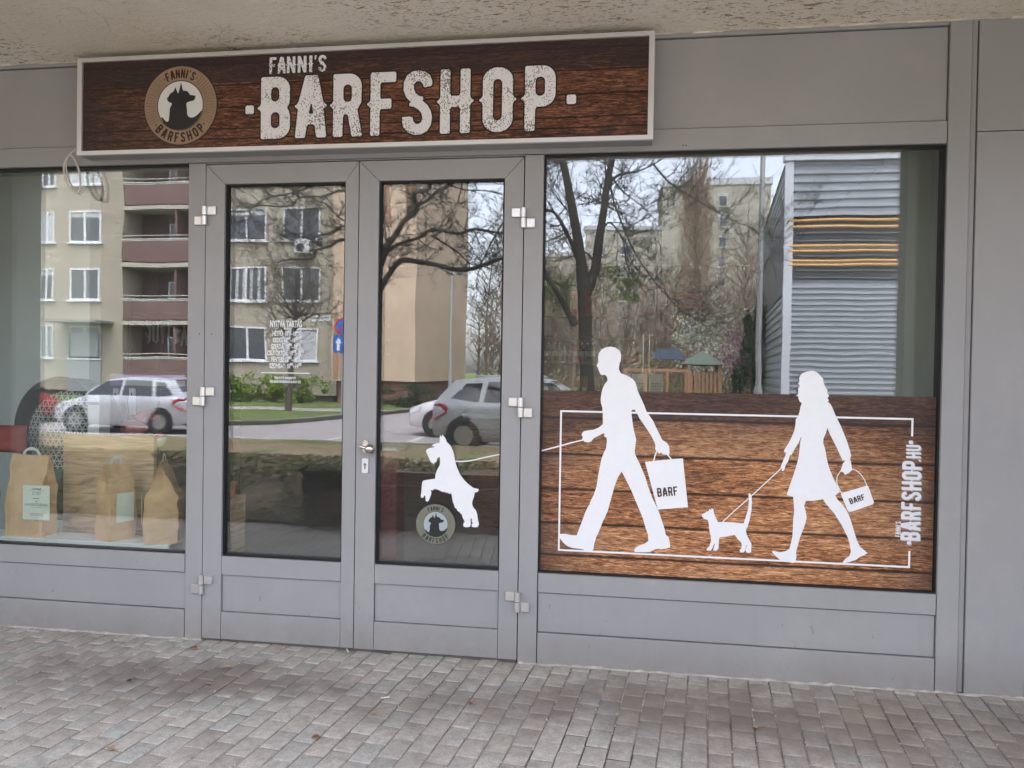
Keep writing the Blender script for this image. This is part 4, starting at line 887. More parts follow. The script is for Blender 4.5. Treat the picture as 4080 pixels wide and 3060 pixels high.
# printed label
lx0, lz1 = (-3.2331,0.7278); lx1, lz0 = (-3.0715,0.5405)
LBM = mat('label_green_white', (.76, .80, .67), .6)
lb = flat('label', [rrect(lx0, lx1, lz0, lz1, .006)], LBM, .132, .001, pb1)
wl = lx1 - lx0; hl = lz1 - lz0; cxl = (lx0 + lx1) / 2
INK = mat('label_ink', (.03, .05, .035), .7)
for it_ in (('Lunderland', cxl, lz0 + hl * .875, hl * .06, .8, 'CENTER'), ('Lunderland', cxl - wl * .02, lz0 + hl * .605, hl * .035, 1.0, 'CENTER'), ('1 kg', cxl, lz0 + hl * .52, hl * .04, .9, 'CENTER')): textmesh('label_print', [it_], INK, .1312, .0006, lb, .01)
for i, (a, f0, f1) in enumerate(((.845, .2, .8), (.47, .3, .7), (.45, .06, .94), (.43, .1, .9), (.41, .06, .94), (.36, .3, .7), (.18, .25, .75), (.15, .25, .75), (.12, .28, .8))):
    MB().box(lx0 + wl * f0, lx0 + wl * f1, .1306, .1313, lz0 + hl * a, lz0 + hl * (a + .008)).build('label_line', mat('label_grey_ink', (.22, .27, .23), .7), lb)
lk_ = MB()
for i in range(7):
    a = cxl - .022 + i * .0075; lk_.tube([(a, .1308, lz0 + hl * .72), (a + random.uniform(-.004, .004), .1308, lz0 + hl * (.76 + .03 * random.random()))], .0009, 4).ball((a, .1308, lz0 + hl * (.79 + .03 * random.random())), .003, 8, 5, (1, .2, 1))
lk_.build('label_flowers', MATS['label_grey_ink'], lb)
pb2 = paper_bag('paper_bag', 'kraft paper bag turned sideways in the middle of the radiator', -2.7381, .215, zt_, .150, .135, .405, 1.18, 5.5, 0, .60)
pb3 = paper_bag('paper_bag', 'kraft paper bag turned sideways at the right end of the radiator', -2.4489, .205, zt_, .165, .165, .435, -1.18, 9.2, .0, .58)
def facelabel(pb, cx, cy, z0, wd, dp, rot):
    co, si = math.cos(rot), math.sin(rot); y_ = -dp / 2 - .018; vs = []
    for x_, z_ in ((-.05, .10), (.05, .10), (.05, .255), (-.05, .255)):
        for dy in (0, .0012): vs.append((cx + x_ * co - (y_ + dy) * si, cy + x_ * si + (y_ + dy) * co, z0 + z_))
    MB().add(vs, [(0, 2, 4, 6), (7, 5, 3, 1), (0, 1, 3, 2), (2, 3, 5, 4), (4, 5, 7, 6), (6, 7, 1, 0)]).build('label', LBM, pb)
facelabel(pb2, -2.7381, .215, zt_, .150, .135, 1.18); facelabel(pb3, -2.4489, .205, zt_, .165, .165, -1.18)
# plank board behind the bags
(bx0, bz1), (bx1, bz0) = (-3.1664,0.9923), (-2.6042,0.4249)
LW = mat('pale_pine', (.42, .29, .18), .6); v = objvec(LW)
gw = noise(LW, v, 1, 8, .65, (2.2, 1, 28), 1.8); kn = noise(LW, v, 1, 3, .5, (4, 1, 9), .5)
c = ramp(LW, gw, [(.35, (.36, .21, .12)), (.5, (.60, .40, .24)), (.65, (.70, .53, .35))]); c = mix(LW, ramp(LW, kn, [(.62, (0, 0, 0)), (.72, (.8, .8, .8))]), c, (.16, .09, .05)); base(LW, c)
tag(MB().box(bx0, bx1, .35, .375, bz0 - .03, bz1, .002).build('wooden_board', LW), 'broad knotty wooden board standing behind the paper bags', 'wooden board')
# round pet bed with triangle-patterned cushion
cx_, cz_ = (-3.483,0.989); rr = 0.323
pbd = thing('pet_bed', 'big round dark pet bed with a black and white triangle cushion, left of the board', 'pet bed', (cx_, .75, cz_))
b = MB(); b.lathe([(rr * .96, .14), (rr * .98, 0), (rr, -.02), (rr * 1.0, -.03), (rr * .97, -.035), (rr * .95, -.02), (rr * .92, .10), (rr * .2, .12)], 48, (cx_, .75, cz_), 'y')
b.build('shell', mat('bed_black', (.018, .02, .022), .6), pbd, smooth=True)
TRI = mat('triangle_print', (.03, .035, .038), .8); v = objvec(TRI); sx = N(TRI, 'ShaderNodeSeparateXYZ'); TRI.node_tree.links.new(v, sx.inputs[0]); X_, Z_ = sx.outputs[0], sx.outputs[2]
def stripes(expr, per, wid):
    f = mth(TRI, 'FRACT', mth(TRI, 'MULTIPLY', expr, 1 / per)); return mth(TRI, 'LESS_THAN', f, wid)
e1 = mth(TRI, 'ADD', mth(TRI, 'MULTIPLY', X_, .866), mth(TRI, 'MULTIPLY', Z_, .5)); e2 = mth(TRI, 'SUBTRACT', mth(TRI, 'MULTIPLY', X_, .866), mth(TRI, 'MULTIPLY', Z_, .5))
ln = mth(TRI, 'MAXIMUM', stripes(e1, .034, .22), mth(TRI, 'MAXIMUM', stripes(e2, .034, .22), stripes(Z_, .034, .20)))
base(TRI, mix(TRI, ln, (.035, .04, .045), (.50, .52, .50)))
b = MB(); b.ball((cx_ + rr * .13, .74, cz_ - rr * .13), rr * .86, 36, 16, (1, .18, 1)); b.build('cushion', TRI, pbd, smooth=True)
# red cushion, grey-pink fabric, leafy bags at the left edge
def pillow(name, label, cat, x0, x1, z0, z1, y, m, d=.14, pw=4):
    b = MB(); n = 14; vs = []
    for s_ in (-1, 1):
        for i in range(n + 1):
            for j in range(n + 1):
                u, v_ = i / n * 2 - 1, j / n * 2 - 1
                th = (max(0, (1 - abs(u) ** pw)) * max(0, (1 - abs(v_) ** pw))) ** .5 * d / 2; rx_ = 1 if pw > 3 else (1 - .75 * v_ * v_) ** .5; rz_ = 1 if pw > 3 else (1 - .45 * u * u)
                nz = mnoise.noise(Vector((u * 2, v_ * 2, x0))) * .015
                vs.append(((x0 + x1) / 2 + u * (x1 - x0) / 2 * rx_ * (1 - .04 * (1 - v_ * v_)), y + s_ * (th + .001) + nz, (z0 + z1) / 2 + v_ * (z1 - z0) / 2 * rz_ * (1 - .05 * (1 - u * u))))
    q = n + 1; fs = []
    for s_ in range(2):
        for i in range(n):
            for j in range(n):
                a = s_ * q * q + i * q + j; fs.append((a, a + 1, a + q + 1, a + q))
    b.add(vs, fs); o = b.build(name, m, None, smooth=True); return tag(o, label, cat)
xq = lambda a: a
pillow('cushion', 'dull red cushion at the left picture edge beside the round pet bed', 'cushion', -3.9892, -3.5435, 0.8488, 1.0195, .52, mat('red_cloth', (.36, .07, .06), .85, var=.1, scale=6, bump=.4, bscale=8))
FP = mat('flecked_cloth', (.42, .28, .28), .9); v = objvec(FP); base(FP, ramp(FP, noise(FP, v, 60, 3), [(.45, (.45, .30, .30)), (.52, (.14, .10, .12))]))
pillow('cushion', 'pink and grey flecked cushion under the red one at the left edge', 'cushion', -4.0532, -3.7258, 0.7425, 0.8678, .5, FP)
GL_ = mat('leaf_print', (.10, .40, .20), .5); v = objvec(GL_); base(GL_, ramp(GL_, noise(GL_, v, 1, 3, .5, (25, 8, 9), 2.5), [(.40, (.02, .12, .06)), (.50, (.10, .45, .20)), (.62, (.60, .75, .62))]))
pillow('feed_bag', 'green and white leaf-printed bag at the lower left picture edge', 'bag', -3.9242, -3.6547, 0.4624, 0.7465, .42, GL_)
pillow('feed_bag', 'dark green bag wedged between the first paper bag and the board', 'bag', -3.3959, -3.2498, 0.4564, 0.7735, .5, mat('dark_green_bag', (.05, .16, .11), .6, var=.3, scale=12))
# further stock behind the left window
def B2(px0, py0, px1, py1, Y): pass
WB = mat('white_card', (.74, .76, .78), .6)
def crate(name, label, cat, x0, x1, z0, z1, y0, y1, m, extra=None, group=None):
    t = thing(name, label, cat, ((x0 + x1) / 2, (y0 + y1) / 2, z0), group)
    MB().box(x0, x1, y0, y1, z0, z1, .004).build('body', m, t)
    if extra: extra(t, x0, x1, z0, z1, y0)
    return t
def band(m, a, b, u=0, v_=1, name='label'):
    return lambda t, x0, x1, z0, z1, y0: MB().box(x0 + (x1 - x0) * u, x0 + (x1 - x0) * v_, y0 - .0015, y0 - .0005, z0 + (z1 - z0) * a, z0 + (z1 - z0) * b).build(name, m, t)
PUR = mat('purple_card', (.26, .18, .44), .5)
crate('display_stand', 'narrow white upright stand between the pet bed and the toys', 'stand', -3.1691, -3.0934, 0.9135, 1.2088, .55, .65, WB, band(mat('grey_card', (.25, .26, .28), .6), .80, .86))
crate('carton', 'long purple carton with a pale label on the shelf behind the left window', 'carton', -3.5658, -2.9999, 1.2463, 1.33, 1.3, 1.5, PUR, band(mat('cream_card', (.62, .62, .50), .6), .05, .5, .18, 1))
for i, (a, b_, lb_) in enumerate(((243, 254, 'thin white upright card with a black drop mark, the left of a pair'), (278, 291, 'thin white upright card with a black drop mark, the right of a pair'))):
    t = thing('price_card', lb_, 'card', (0, 1.1, 0), 'white cards standing among the toys')
    x0, x1, z0, z1 = [(-3.4018,-3.3644,1.0554,1.2326), (-3.2832,-3.2393,1.0582,1.2349)][i]
    MB().box(x0, x1, 1.1, 1.11, z0, z1, .002).build('board', WB, t)
    MB().ball(((x0 + x1) / 2, 1.098, z0 + (z1 - z0) * .78), .008, 10, 8, (.7, .2, 1.3)).build('drop_mark', BLACKV, t)
def ball3(cx, cz, r, y, cols, label):
    t = thing('toy_ball', label, 'toy ball', (cx, y, cz), 'coloured toy balls')
    for i, cl in enumerate(cols):
        b = MB(); n = 8; vs = []; k = len(cols)
        for a in range(n + 1):
            for e_ in range(n + 1):
                th = math.pi * e_ / n; ph = 2 * math.pi / k * (i + a / n) + .5
                vs.append((cx + r * math.sin(th) * math.cos(ph), y + r * math.cos(th) * .8 + r * .2 * math.sin(ph) * math.sin(th), cz + r * math.sin(th) * math.sin(ph)))
        b.add(vs, [(a * (n + 1) + e_, a * (n + 1) + e_ + 1, (a + 1) * (n + 1) + e_ + 1, (a + 1) * (n + 1) + e_) for a in range(n) for e_ in range(n)])
        b.build('panel', mat('toy_%d_%d_%d' % tuple(int(100 * c) for c in cl), cl, .35), t, smooth=True)
ball3(*(-3.1996,0.8833), .066, .8, [(.05, .25, .35), (.12, .05, .25), (.62, .62, .65), (.55, .65, .05)], 'beach-ball patterned toy in teal, purple and lime behind the middle bag')
ball3(*(-3.0372,0.904), .060, .85, [(.60, .18, .05), (.65, .30, .10), (.70, .5, .1)], 'orange toy ball behind the right-hand bags')
ball3(*(-2.9008,0.9226), .045, .85, [(.55, .08, .10), (.75, .45, .1), (.5, .6, .1), (.7, .7, .7)], 'small multicoloured toy ball near the window post')
pillow('plush_toy', 'pink fish-shaped plush toy over the orange ball', 'plush toy', -3.2467, -3.001, 0.9284, 1.0439, .9, mat('pink_plush', (.62, .22, .20), .9, var=.25, scale=9), .1, 2)
pillow('plush_toy', 'red plush toy with yellow patches above the pink one', 'plush toy', -3.1736, -2.9931, 1.0183, 1.094, 1.0, mat('red_plush', (.62, .06, .05), .7, var=.5, scale=12), .08, 2)
# shelving, with wire lettering leaning on it
DKW = mat('dark_shelf', (.06, .05, .045), .6)
xs0, xs1 = -4.0645, -3.2716
sh = thing('shelf_unit', 'dark shelf unit standing inside behind the left window', 'shelf', ((xs0 + xs1) / 2, 2.3, 0))
for zz in [1.8276,1.3533,1.2013]: MB().box(xs0, xs1, 2.2, 2.6, zz - .02, zz).build('shelf_board', DKW, sh)
for xx in (xs0, xs1 - .03): MB().box(xx, xx + .03, 2.2, 2.6, 0, 1.9602).build('upright', DKW, sh)
jt = flat('wire_lettering', [stroke(s_, .010) for s_ in [[(-3.833,1.7534),(-3.7931,1.7463)],[(-3.8091,1.7535),(-3.8003,1.6695),(-3.8035,1.589),(-3.8217,1.5727),(-3.8354,1.596)],[(-3.7693,1.7428),(-3.7678,1.5966),(-3.7478,1.5749),(-3.7298,1.597),(-3.7296,1.7467)],[(-3.6901,1.7506),(-3.6867,1.5682)],[(-3.7122,1.7468),(-3.6624,1.7493)],[(-3.6347,1.7436),(-3.6313,1.5578)],[(-3.6374,1.6197),(-3.6059,1.62)],[(-3.5791,1.7003),(-3.5739,1.5693),(-3.5426,1.5915),(-3.5628,1.6422),(-3.5357,1.6788),(-3.5791,1.7003)],[(-3.5226,1.5517),(-3.5007,1.7154),(-3.4771,1.5558)],[(-3.5154,1.6208),(-3.4825,1.6211)]]], mat('wire_white', (.60, .62, .60), .5), 2.1, .012)
tag(jt, 'handwritten-style wire letters JUTI-BA on the dark shelf behind the left window', 'lettering')
# behind the doors and the right window
WD2 = wood('counter_front_print', [.35, .62, .88], (.03, .014, .01), (.12, .05, .03), (.30, .14, .08), -1.0, .5, 3, 2, .3)
ct = thing('shop_counter', 'long dark shop counter with pale top seen dimly behind the right door', 'counter', (-.2, 3.2, 0))
MB().box(-1.35, 1.4, 3.0, 3.6, .02, .98, .004).build('front', WD2, ct); MB().box(-1.4, 1.45, 2.95, 3.65, .98, 1.02, .003).build('worktop', mat('worktop', (.45, .47, .48), .3), ct)
s0, s1 = -0.8386, 0.3016
su = thing('shelf_unit', 'wall shelf with bottles and bags behind the head of the man silhouette', 'shelf', ((s0 + s1) / 2, 4, 1.4))
zs = [1.968,1.757,1.504,1.188]
for zz in zs: MB().box(s0, s1, 3.9, 4.25, zz - .025, zz).build('shelf_board', mat('oak_shelf', (.20, .16, .12), .6), su)
for xx in (s0, (s0 + s1) / 2, s1 - .025): MB().box(xx, xx + .025, 3.92, 4.25, zs[3] - .4, zs[0] + .3).build('upright', MATS['oak_shelf'], su)
caps = [(.7, .6, .15), (.75, .75, .7)]
prev = None
bt_pos = [-0.812,-0.757,-0.697,-0.642,-0.592,-0.542,-0.488,-0.429,-0.374,-0.32]
bc = [(.10, .22, .26), (.10, .18, .28), (.10, .20, .30), (.10, .24, .34), (.14, .28, .34), (.30, .10, .09), (.34, .10, .08), (.40, .05, .05), (.12, .14, .22), (.2, .25, .25)]
names = ['teal', 'slate', 'blue', 'pale blue', 'sea green', 'brown-red', 'rust red', 'crimson', 'navy', 'grey']
for i, x in enumerate(bt_pos):
    t = thing('bottle', '%s bottle with a white label, number %s from the left in the bottle row' % (names[i], ['one', 'two', 'three', 'four', 'five', 'six', 'seven', 'eight', 'nine', 'ten'][i]), 'bottle', (x, 4.0, zs[2]), 'bottles in a row on the wall shelf')
    MB().lathe([(.022, .0), (.024, .01), (.024, .115), (.018, .135), (.009, .15), (.009, .165)], 14, (x, 4.0, zs[2])).build('body', mat('bottle_' + names[i].replace(' ', '_'), bc[i], .2), t, smooth=True)
    MB().lathe([(.011, .165), (.011, .185)], 12, (x, 4.0, zs[2])).build('cap', mat('cap_%d' % (i % 2), caps[i % 2], .4), t)
    MB().lathe([(.0246, .05), (.0246, .10)], 14, (x, 4.0, zs[2])).build('label', WB, t)
for i, (dx, m_, lb_) in enumerate(((0, (.22, .38, .12), 'first small green pouch on the lower wall shelf'), (1, (.30, .45, .15), 'second small green pouch on the lower wall shelf'), (2, (.42, .28, .15), 'brown kraft pouch with a window on the lower wall shelf'), (3, (.42, .28, .15), 'brown kraft pouch beside the shelf upright'))):
    x = [-0.7715,-0.6661,-0.4792,-0.3976][dx]
    crate('pouch', lb_, 'pouch', x - .035, x + .035, zs[3], zs[3] + .17, 3.95, 4.0, mat('pouch_%d' % i, m_, .6), band(WB, .15, .35, .2, .8), 'pouches on the lower wall shelf')
for i, (a, b_) in enumerate([(-0.5484,-0.4667),(-0.4034,-0.2412)]):
    crate('red_box', ['narrow', 'wide'][i] + ' dark red box on the topmost wall shelf', 'box', a, b_, zs[0], zs[0] + .22, 3.95, 4.1, mat('dark_red_card', (.38, .05, .06), .6), band(mat('pink_card', (.5, .25, .25), .6), .2, .8, .3, .7), 'red boxes on the wall shelf')
for i, (a, b_) in enumerate([(-0.0529,0.1707),(0.2152,0.3261)]):
    crate('orange_box', ['large', 'small'][i] + ' bright orange box right of the man silhouette\'s head', 'box', a, b_, zs[2], zs[2] + [.07, .09][i], 4.0, 4.15, mat('orange_card', (.62, .10, .03), .6), band(WB, .3, .6, .2, .5), 'orange boxes on the wall shelf')
ps = thing('counter_cards', 'white printed price sheets standing on the counter by the man\'s shoulder', 'price sheets', (.2, 3.0, 1.02))
for (a, b_) in [((-0.0663,1.207),(0.0466,1.385)),((0.0536,1.2094),(0.1889,1.3873)),((0.1959,1.2122),(0.3189,1.3894))]:
    sh_ = MB().box(a[0], b_[0] - .006, 2.95, 2.955, a[1], b_[1]).build('sheet', WB, ps)
    ln_ = MB()
    for i in range(6): ln_.box(a[0] + .012, b_[0] - .02, 2.9485, 2.9495, a[1] + .03 + i * .013, a[1] + .035 + i * .013)
    ln_.build('print', mat('sheet_print', (.35, .32, .30), .7), sh_)
cr_ = thing('chrome_rack', 'pair of thin chrome posts standing on the counter', 'rack', (.2, 3.0, 1.0))
for xx in [0.1505,0.2015]: MB().tube([(xx, 3.1, 1.0), (xx, 3.1, 1.7292)], .008, 10).build('post', STEEL, cr_, smooth=True)
og = MB()
og1 = [(-3.2719,3.2877)]
z0_, z1_ = 2.1028, 2.437; x0_, x1_ = 0.1505, 0.4795
of = [[(x0_, z0_), (x1_, z0_), (x1_, z0_ + .06), (x0_ + .07, z0_ + .06), (x0_ + .07, z1_ - .06), (x1_ - .06, z1_ - .06), (x1_ - .06, z0_ + .10), (x1_, z0_ + .10), (x1_, z1_), (x0_, z1_)]]
for (a, b_) in [((0.5534,2.2651),(0.8509,2.3296)),((0.5553,2.1631),(0.853,2.2175))]: of.append([(a[0], a[1]), (b_[0], a[1]), (b_[0], b_[1]), (a[0], b_[1])])
tag(flat('wall_sign', of, mat('orange_sign', (.75, .22, .06), .5), 5.5, .02), 'orange sign of an open square and two bars hanging far inside the shop', 'sign')
mk = thing('door_stand', 'dark red display post just inside the right door', 'display stand', (-1.15, .6, 0))
x0_, x1_ = -1.383, -1.2713
MB().box(x0_, x1_, .6, .75, .02, 0.9217, .004).build('post', mat('wine_red', (.16, .03, .035), .6), mk)
MB().box(x0_ - .02, x1_ + .01, .55, .78, 0.9296, 0.9507, .003).build('top', mat('pale_top', (.50, .55, .56), .4), mk)
fp = thing('flower_pot', 'orange flower pot with a plant at the left edge of the left door pane', 'flower pot', (-1.95, .35, .8))
cx_, cz_ = (-2.1169,0.7182)
MB().lathe([(.03, -.04), (.036, .03), (.040, .032), (.040, .045), (.03, .045)], 16, (cx_ - .01, .3, cz_)).build('pot', mat('terracotta', (.50, .16, .05), .8, var=.15, scale=20), fp, smooth=True)
lv = MB(); rnd = random.Random(9)
for i in range(40):
    a = rnd.uniform(0, 6.28); r_ = rnd.uniform(.0, .035); h_ = rnd.uniform(.04, .16); x, y = cx_ - .01 + r_ * math.cos(a), .3 + r_ * math.sin(a); s = .016
    lv.add([(x - s, y, cz_ + h_), (x, y - s * .5, cz_ + h_ + s), (x + s, y, cz_ + h_ * .97), (x, y + s * .4, cz_ + h_ - s)], [(0, 1, 2, 3)])
lv.build('foliage', mat('pot_leaves', (.06, .12, .06), .6, var=.3, scale=30), fp, norm=False)
MB().box(cx_ - .08, cx_ + .035, .24, .40, .02, cz_ - .04).build('stand', LW, fp)

# ================================================================== THE STREET THAT THE GLASS MIRRORS (real, behind the camera)
GRASS = mat('lawn', (.06, .12, .03), .95, spec=.05); v = objvec(GRASS)
base(GRASS, mix(GRASS, ramp(GRASS, noise(GRASS, v, .9, 6, .7), [(.52, (0, 0, 0)), (.72, (.8, .8, .8))]), ramp(GRASS, noise(GRASS, v, 14, 6, .7), [(.3, (.09, .13, .045)), (.7, (.20, .26, .095))]), (.28, .23, .14)))
bump(GRASS, noise(GRASS, v, 30, 5, .8), 1.0, .05)
EARTH = mat('bare_earth', (.16, .125, .085), 1.0, spec=.02); v = objvec(EARTH)
base(EARTH, mix(EARTH, ramp(EARTH, noise(EARTH, v, 1.1, 6, .7), [(.50, (0, 0, 0)), (.60, (1, 1, 1))]), ramp(EARTH, noise(EARTH, v, 9, 6), [(.3, (.20, .155, .10)), (.7, (.36, .29, .20))]), (.13, .19, .06)))
bump(EARTH, noise(EARTH, v, 22, 6, .7), 1.0, .05)
ASPH = mat('asphalt', (.29, .27, .27), .9, var=.12, scale=1.2, bump=.3, bscale=120)
FARP = mat('far_concrete', (.33, .32, .30), .9, var=.12, scale=2)
KERB = mat('kerb_stone', (.40, .40, .37), .85, var=.15, scale=5)
def sheet(name, pts, z, m, kind='structure', th=.02):
    a = area(pts); pts = pts if a > 0 else pts[::-1]; n = len(pts)
    o = MB().add([(x, y, z) for x, y in pts] + [(x, y, z - th) for x, y in pts], [tuple(range(n)), tuple(range(2 * n - 1, n - 1, -1))] + [(i, i + n, (i + 1) % n + n, (i + 1) % n) for i in range(n)]).build(name, m)
    return struct(o, kind)
sheet('ground', [(-1500, -1500), (1500, -1500), (1500, 12), (-1500, 12)], -.32, GRASS)
near = -10.7
sheet('verge', [(-60, -6.2), (60, -6.2), (60, near), (-60, near)], -.03, EARTH, th=.3)
sheet('path', [(-.95, -2.4), (5.6, -2.4), (5.6, near), (-.95, near)], -.022, mat('path_slabs', (.27, .25, .235), .92, var=.15, scale=4), th=.05)
sheet('pavement', [(-60, 0.2), (-7.6, 0.2), (-7.6, -6.2), (-60, -6.2)], -.01, MATS['path_slabs'], th=.1)
sheet('pavement', [(5.3, 0.2), (60, 0.2), (60, -6.2), (5.3, -6.2)], -.01, MATS['path_slabs'], th=.1)
sheet('road', [(-70, near - .1), (60, near - .1), (60, -29), (-70, -29)], -.14, ASPH, th=.1)
MBk = MB().box(-60, 60, near - .14, near, -.3, -.012); struct(MBk.build('kerb', KERB))
kp = [(-70, -15.1), (-16, -15.1), (-11.5, -15.15), (-10.0, -15.4), (-9.4, -15.9), (-9.0, -17.4), (-8.6, -19.6), (-8.1, -23.0), (-7.4, -28.6)]      # kerb round the junction
sheet('verge', kp + [(-70, -28.6)], -.03, GRASS, th=.2)
b = MB(); vs = []
for i, (x, y) in enumerate(kp):
    a = Vector(kp[max(0, i - 1)]); c_ = Vector(kp[min(len(kp) - 1, i + 1)]); t_ = (c_ - a).normalized(); n_ = Vector((t_.y, -t_.x)) * .16
    if n_.y > 0 and abs(t_.x) > .5: n_ = -n_
    if abs(t_.x) <= .5 and n_.x > 0: n_ = -n_
    for q, z in (((x, y), -.3), ((x, y), -.004), ((x + n_.x, y + n_.y), -.004), ((x + n_.x, y + n_.y), -.3)): vs.append((q[0], q[1], z))
b.add(vs, [(i * 4 + k, i * 4 + k + 1, i * 4 + k + 5, i * 4 + k + 4) for i in range(len(kp) - 1) for k in range(3)]); struct(b.build('kerb', mat('dark_kerb', (.20, .19, .175), .9, var=.2, scale=3)))
sheet('far_pavement', [(-70, -20.6), (-8.6, -21.4), (-8.2, -23.2), (-70, -22.2)], -.022, FARP, th=.05)
sheet('far_pavement', [(-7.3, -25.6), (60, -25.6), (60, -28.3), (-7.0, -28.3)], -.03, FARP, th=.3)
sheet('lawn', [(-70, -28.6), (60, -28.6), (60, -80), (-70, -80)], -.03, GRASS, th=.2)
# white bay lines on the road
WL = mat('road_paint', (.62, .62, .60), .8, var=.15, scale=4)
for a, b_ in [((-8.133,-10.477),(-7.887,-11.644)),((-6.458,-10.329),(-6.28,-12.672)),((-4.487,-11.247),(-4.557,-12.886))]:
    dv = (Vector(b_) - Vector(a)).normalized(); nn_ = Vector((-dv.y, dv.x)) * .05; a, b_ = Vector(a), Vector(b_) + dv * .6
    sheet('road_marking', [tuple(a + nn_), tuple(a - nn_), tuple(b_ - nn_), tuple(b_ + nn_)], -.1355, WL, th=.003)
# timber-faced planter with an ivy mound
PW = wood('planter_timber', [.13, .25, .38], (.13, .075, .052), (.38, .235, .165), (.62, .45, .34), -4, .25, 30, 5, .2)
XP = -2.754
pl_ = thing('timber_planter', 'low planter of horizontal dark boards opposite the doors', 'planter', (-4, -3, 0))
for i, (a, b_) in enumerate(((0, .125), (.135, .245), (.255, .375), (.385, .50))):
    MB().box(XP, -.98, -2.82, -2.77, a, b_, .0).build('plank', PW, pl_)
    MB().box(-1.03, -.98, -6.5, -2.825, a, b_).build('plank', PW, pl_)
mo = MB(); nx, ny = 90, 44; vs = []
def mh(x, y): return max(.02, min(mh0(x, y), 1.33 - .1252 * (3.6 - y) + .02 * mnoise.noise(Vector((x * 2, y * 2, 9)))))
def mh0(x, y):
    e = min(1, min((y + 6.6) / .5, (-2.80 - y) / .25, (-1.04 - x) / .2, 1)); e = max(0, e)
    if x < XP + .1:                                    # open bank of ivy left of the boards
        f = max(0, min(1, (-2.80 - y) / 1.7)); e2 = max(0, min(1, (y + 6.6) / .5)); f = f ** .8
        return (.56 * f + .09 * f * mnoise.noise(Vector((x * 1.3, y * 1.5, 3))) + .05 * f * mnoise.noise(Vector((x * 5, y * 5, 1)))) * e2
    ivy = 0
    return .40 * e ** .5 + .10 * e * mnoise.noise(Vector((x * .9, y * 1.1, 3))) + (.05 * ivy) * e + .03 * mnoise.noise(Vector((x * 6, y * 6, 1)))
for i in range(nx + 1):
    for j in range(ny + 1):
        x, y = -9 + (9 - 1.04) * i / nx, -6.6 + (6.6 - 2.82) * j / ny; vs.append((x, y, max(.0, mh(x, y))))
mo.add(vs, [(i * (ny + 1) + j, (i + 1) * (ny + 1) + j, (i + 1) * (ny + 1) + j + 1, i * (ny + 1) + j + 1) for i in range(nx) for j in range(ny)])
struct(mo.build('planter_soil', EARTH, None, smooth=True))
IVY = mat('ivy_leaves', (.06, .09, .025), .55, spec=.3); oi = N(IVY, 'ShaderNodeNewGeometry')
base(IVY, ramp(IVY, oi.outputs['Random Per Island'], [(0, (.04, .05, .02)), (.35, (.10, .11, .035)), (.65, (.21, .20, .065)), (.86, (.27, .17, .10)), (1, (.45, .40, .30))]))
iv = MB(); rnd = random.Random(11)
for i in range(36000):
    if rnd.random() < .06:          # trailing over the left end of the boards
        x = XP + rnd.random() ** 2 * .8; z = .5 * rnd.random() ** .5 + .04; y = -2.75 + rnd.random() * .10 * (1 + z)
        if mnoise.noise(Vector((x * 1.7, z * 2, 0))) < -.62 + (.5 - z) * .9: continue
    else:
        x = -9 + rnd.random() * 7.98; y = -2.80 - rnd.random() ** 1.3 * 3.7; 
        if mnoise.noise(Vector((x * 1.1, y * 1.1, 5))) < (-.42 if x < XP else .02): continue
        z = mh(x, y) + rnd.random() ** 2 * .10
    s = rnd.uniform(.012, .027); a = rnd.uniform(0, 6.28); t_ = Vector((rnd.gauss(0, 1), rnd.gauss(.6, 1), rnd.gauss(1, .7))).normalized()
    u_ = t_.orthogonal().normalized(); w2 = t_.cross(u_); u_, w2 = u_ * math.cos(a) + w2 * math.sin(a), w2 * math.cos(a) - u_ * math.sin(a)
    p_ = Vector((x, y, z))
    iv.add([p_ - u_ * s, p_ + w2 * s * .7, p_ + u_ * s * 1.2, p_ - w2 * s * .7], [(0, 1, 2, 3)])
struct(iv.build('ivy', IVY, None, norm=False), 'stuff')
# ---------------------------------------------------------------- bare trees
BARK = mat('bark', (.050, .046, .040), .95, var=.3, scale=12, bump=.5, bscale=40, spec=.1)
BARK2 = mat('grey_bark', (.10, .085, .07), .95, var=.25, scale=9, spec=.1)
TWIG = mat('twig_brown', (.085, .060, .045), .95, spec=.1)
def grow_branch(b, p, d_, ln, r, depth, rnd, n=3, droop=0.0, spread=.75, kids=4):
    pts = [p]; rs = [r]; q = Vector(p); dd = Vector(d_).normalized(); seg = 5 if depth > 0 else 3
    for i in range(seg):
        dd = (dd + Vector((rnd.gauss(0, .17), rnd.gauss(0, .17), rnd.gauss(.04 - droop, .15)))).normalized()
        q = q + dd * ln / seg; pts.append(q.copy()); rs.append(r * (1 - .8 * (i + 1) / seg))
    b.tube(pts, rs, n, cap=False)
    if depth <= 0: return
    for k in range(kids):
        i = rnd.randint(1, seg); base_ = pts[i]; t_ = (pts[i] - pts[i - 1]).normalized()
        sd = Vector((rnd.gauss(0, 1), rnd.gauss(0, 1), rnd.gauss(.15, .8))).normalized()
        nd_ = (t_ + sd * spread * rnd.uniform(.7, 1.4)).normalized()
        grow_branch(b, base_, nd_, ln * rnd.uniform(.42, .68), max(.0034, rs[i] * .72), depth - 1, rnd, 3, droop, spread, kids)
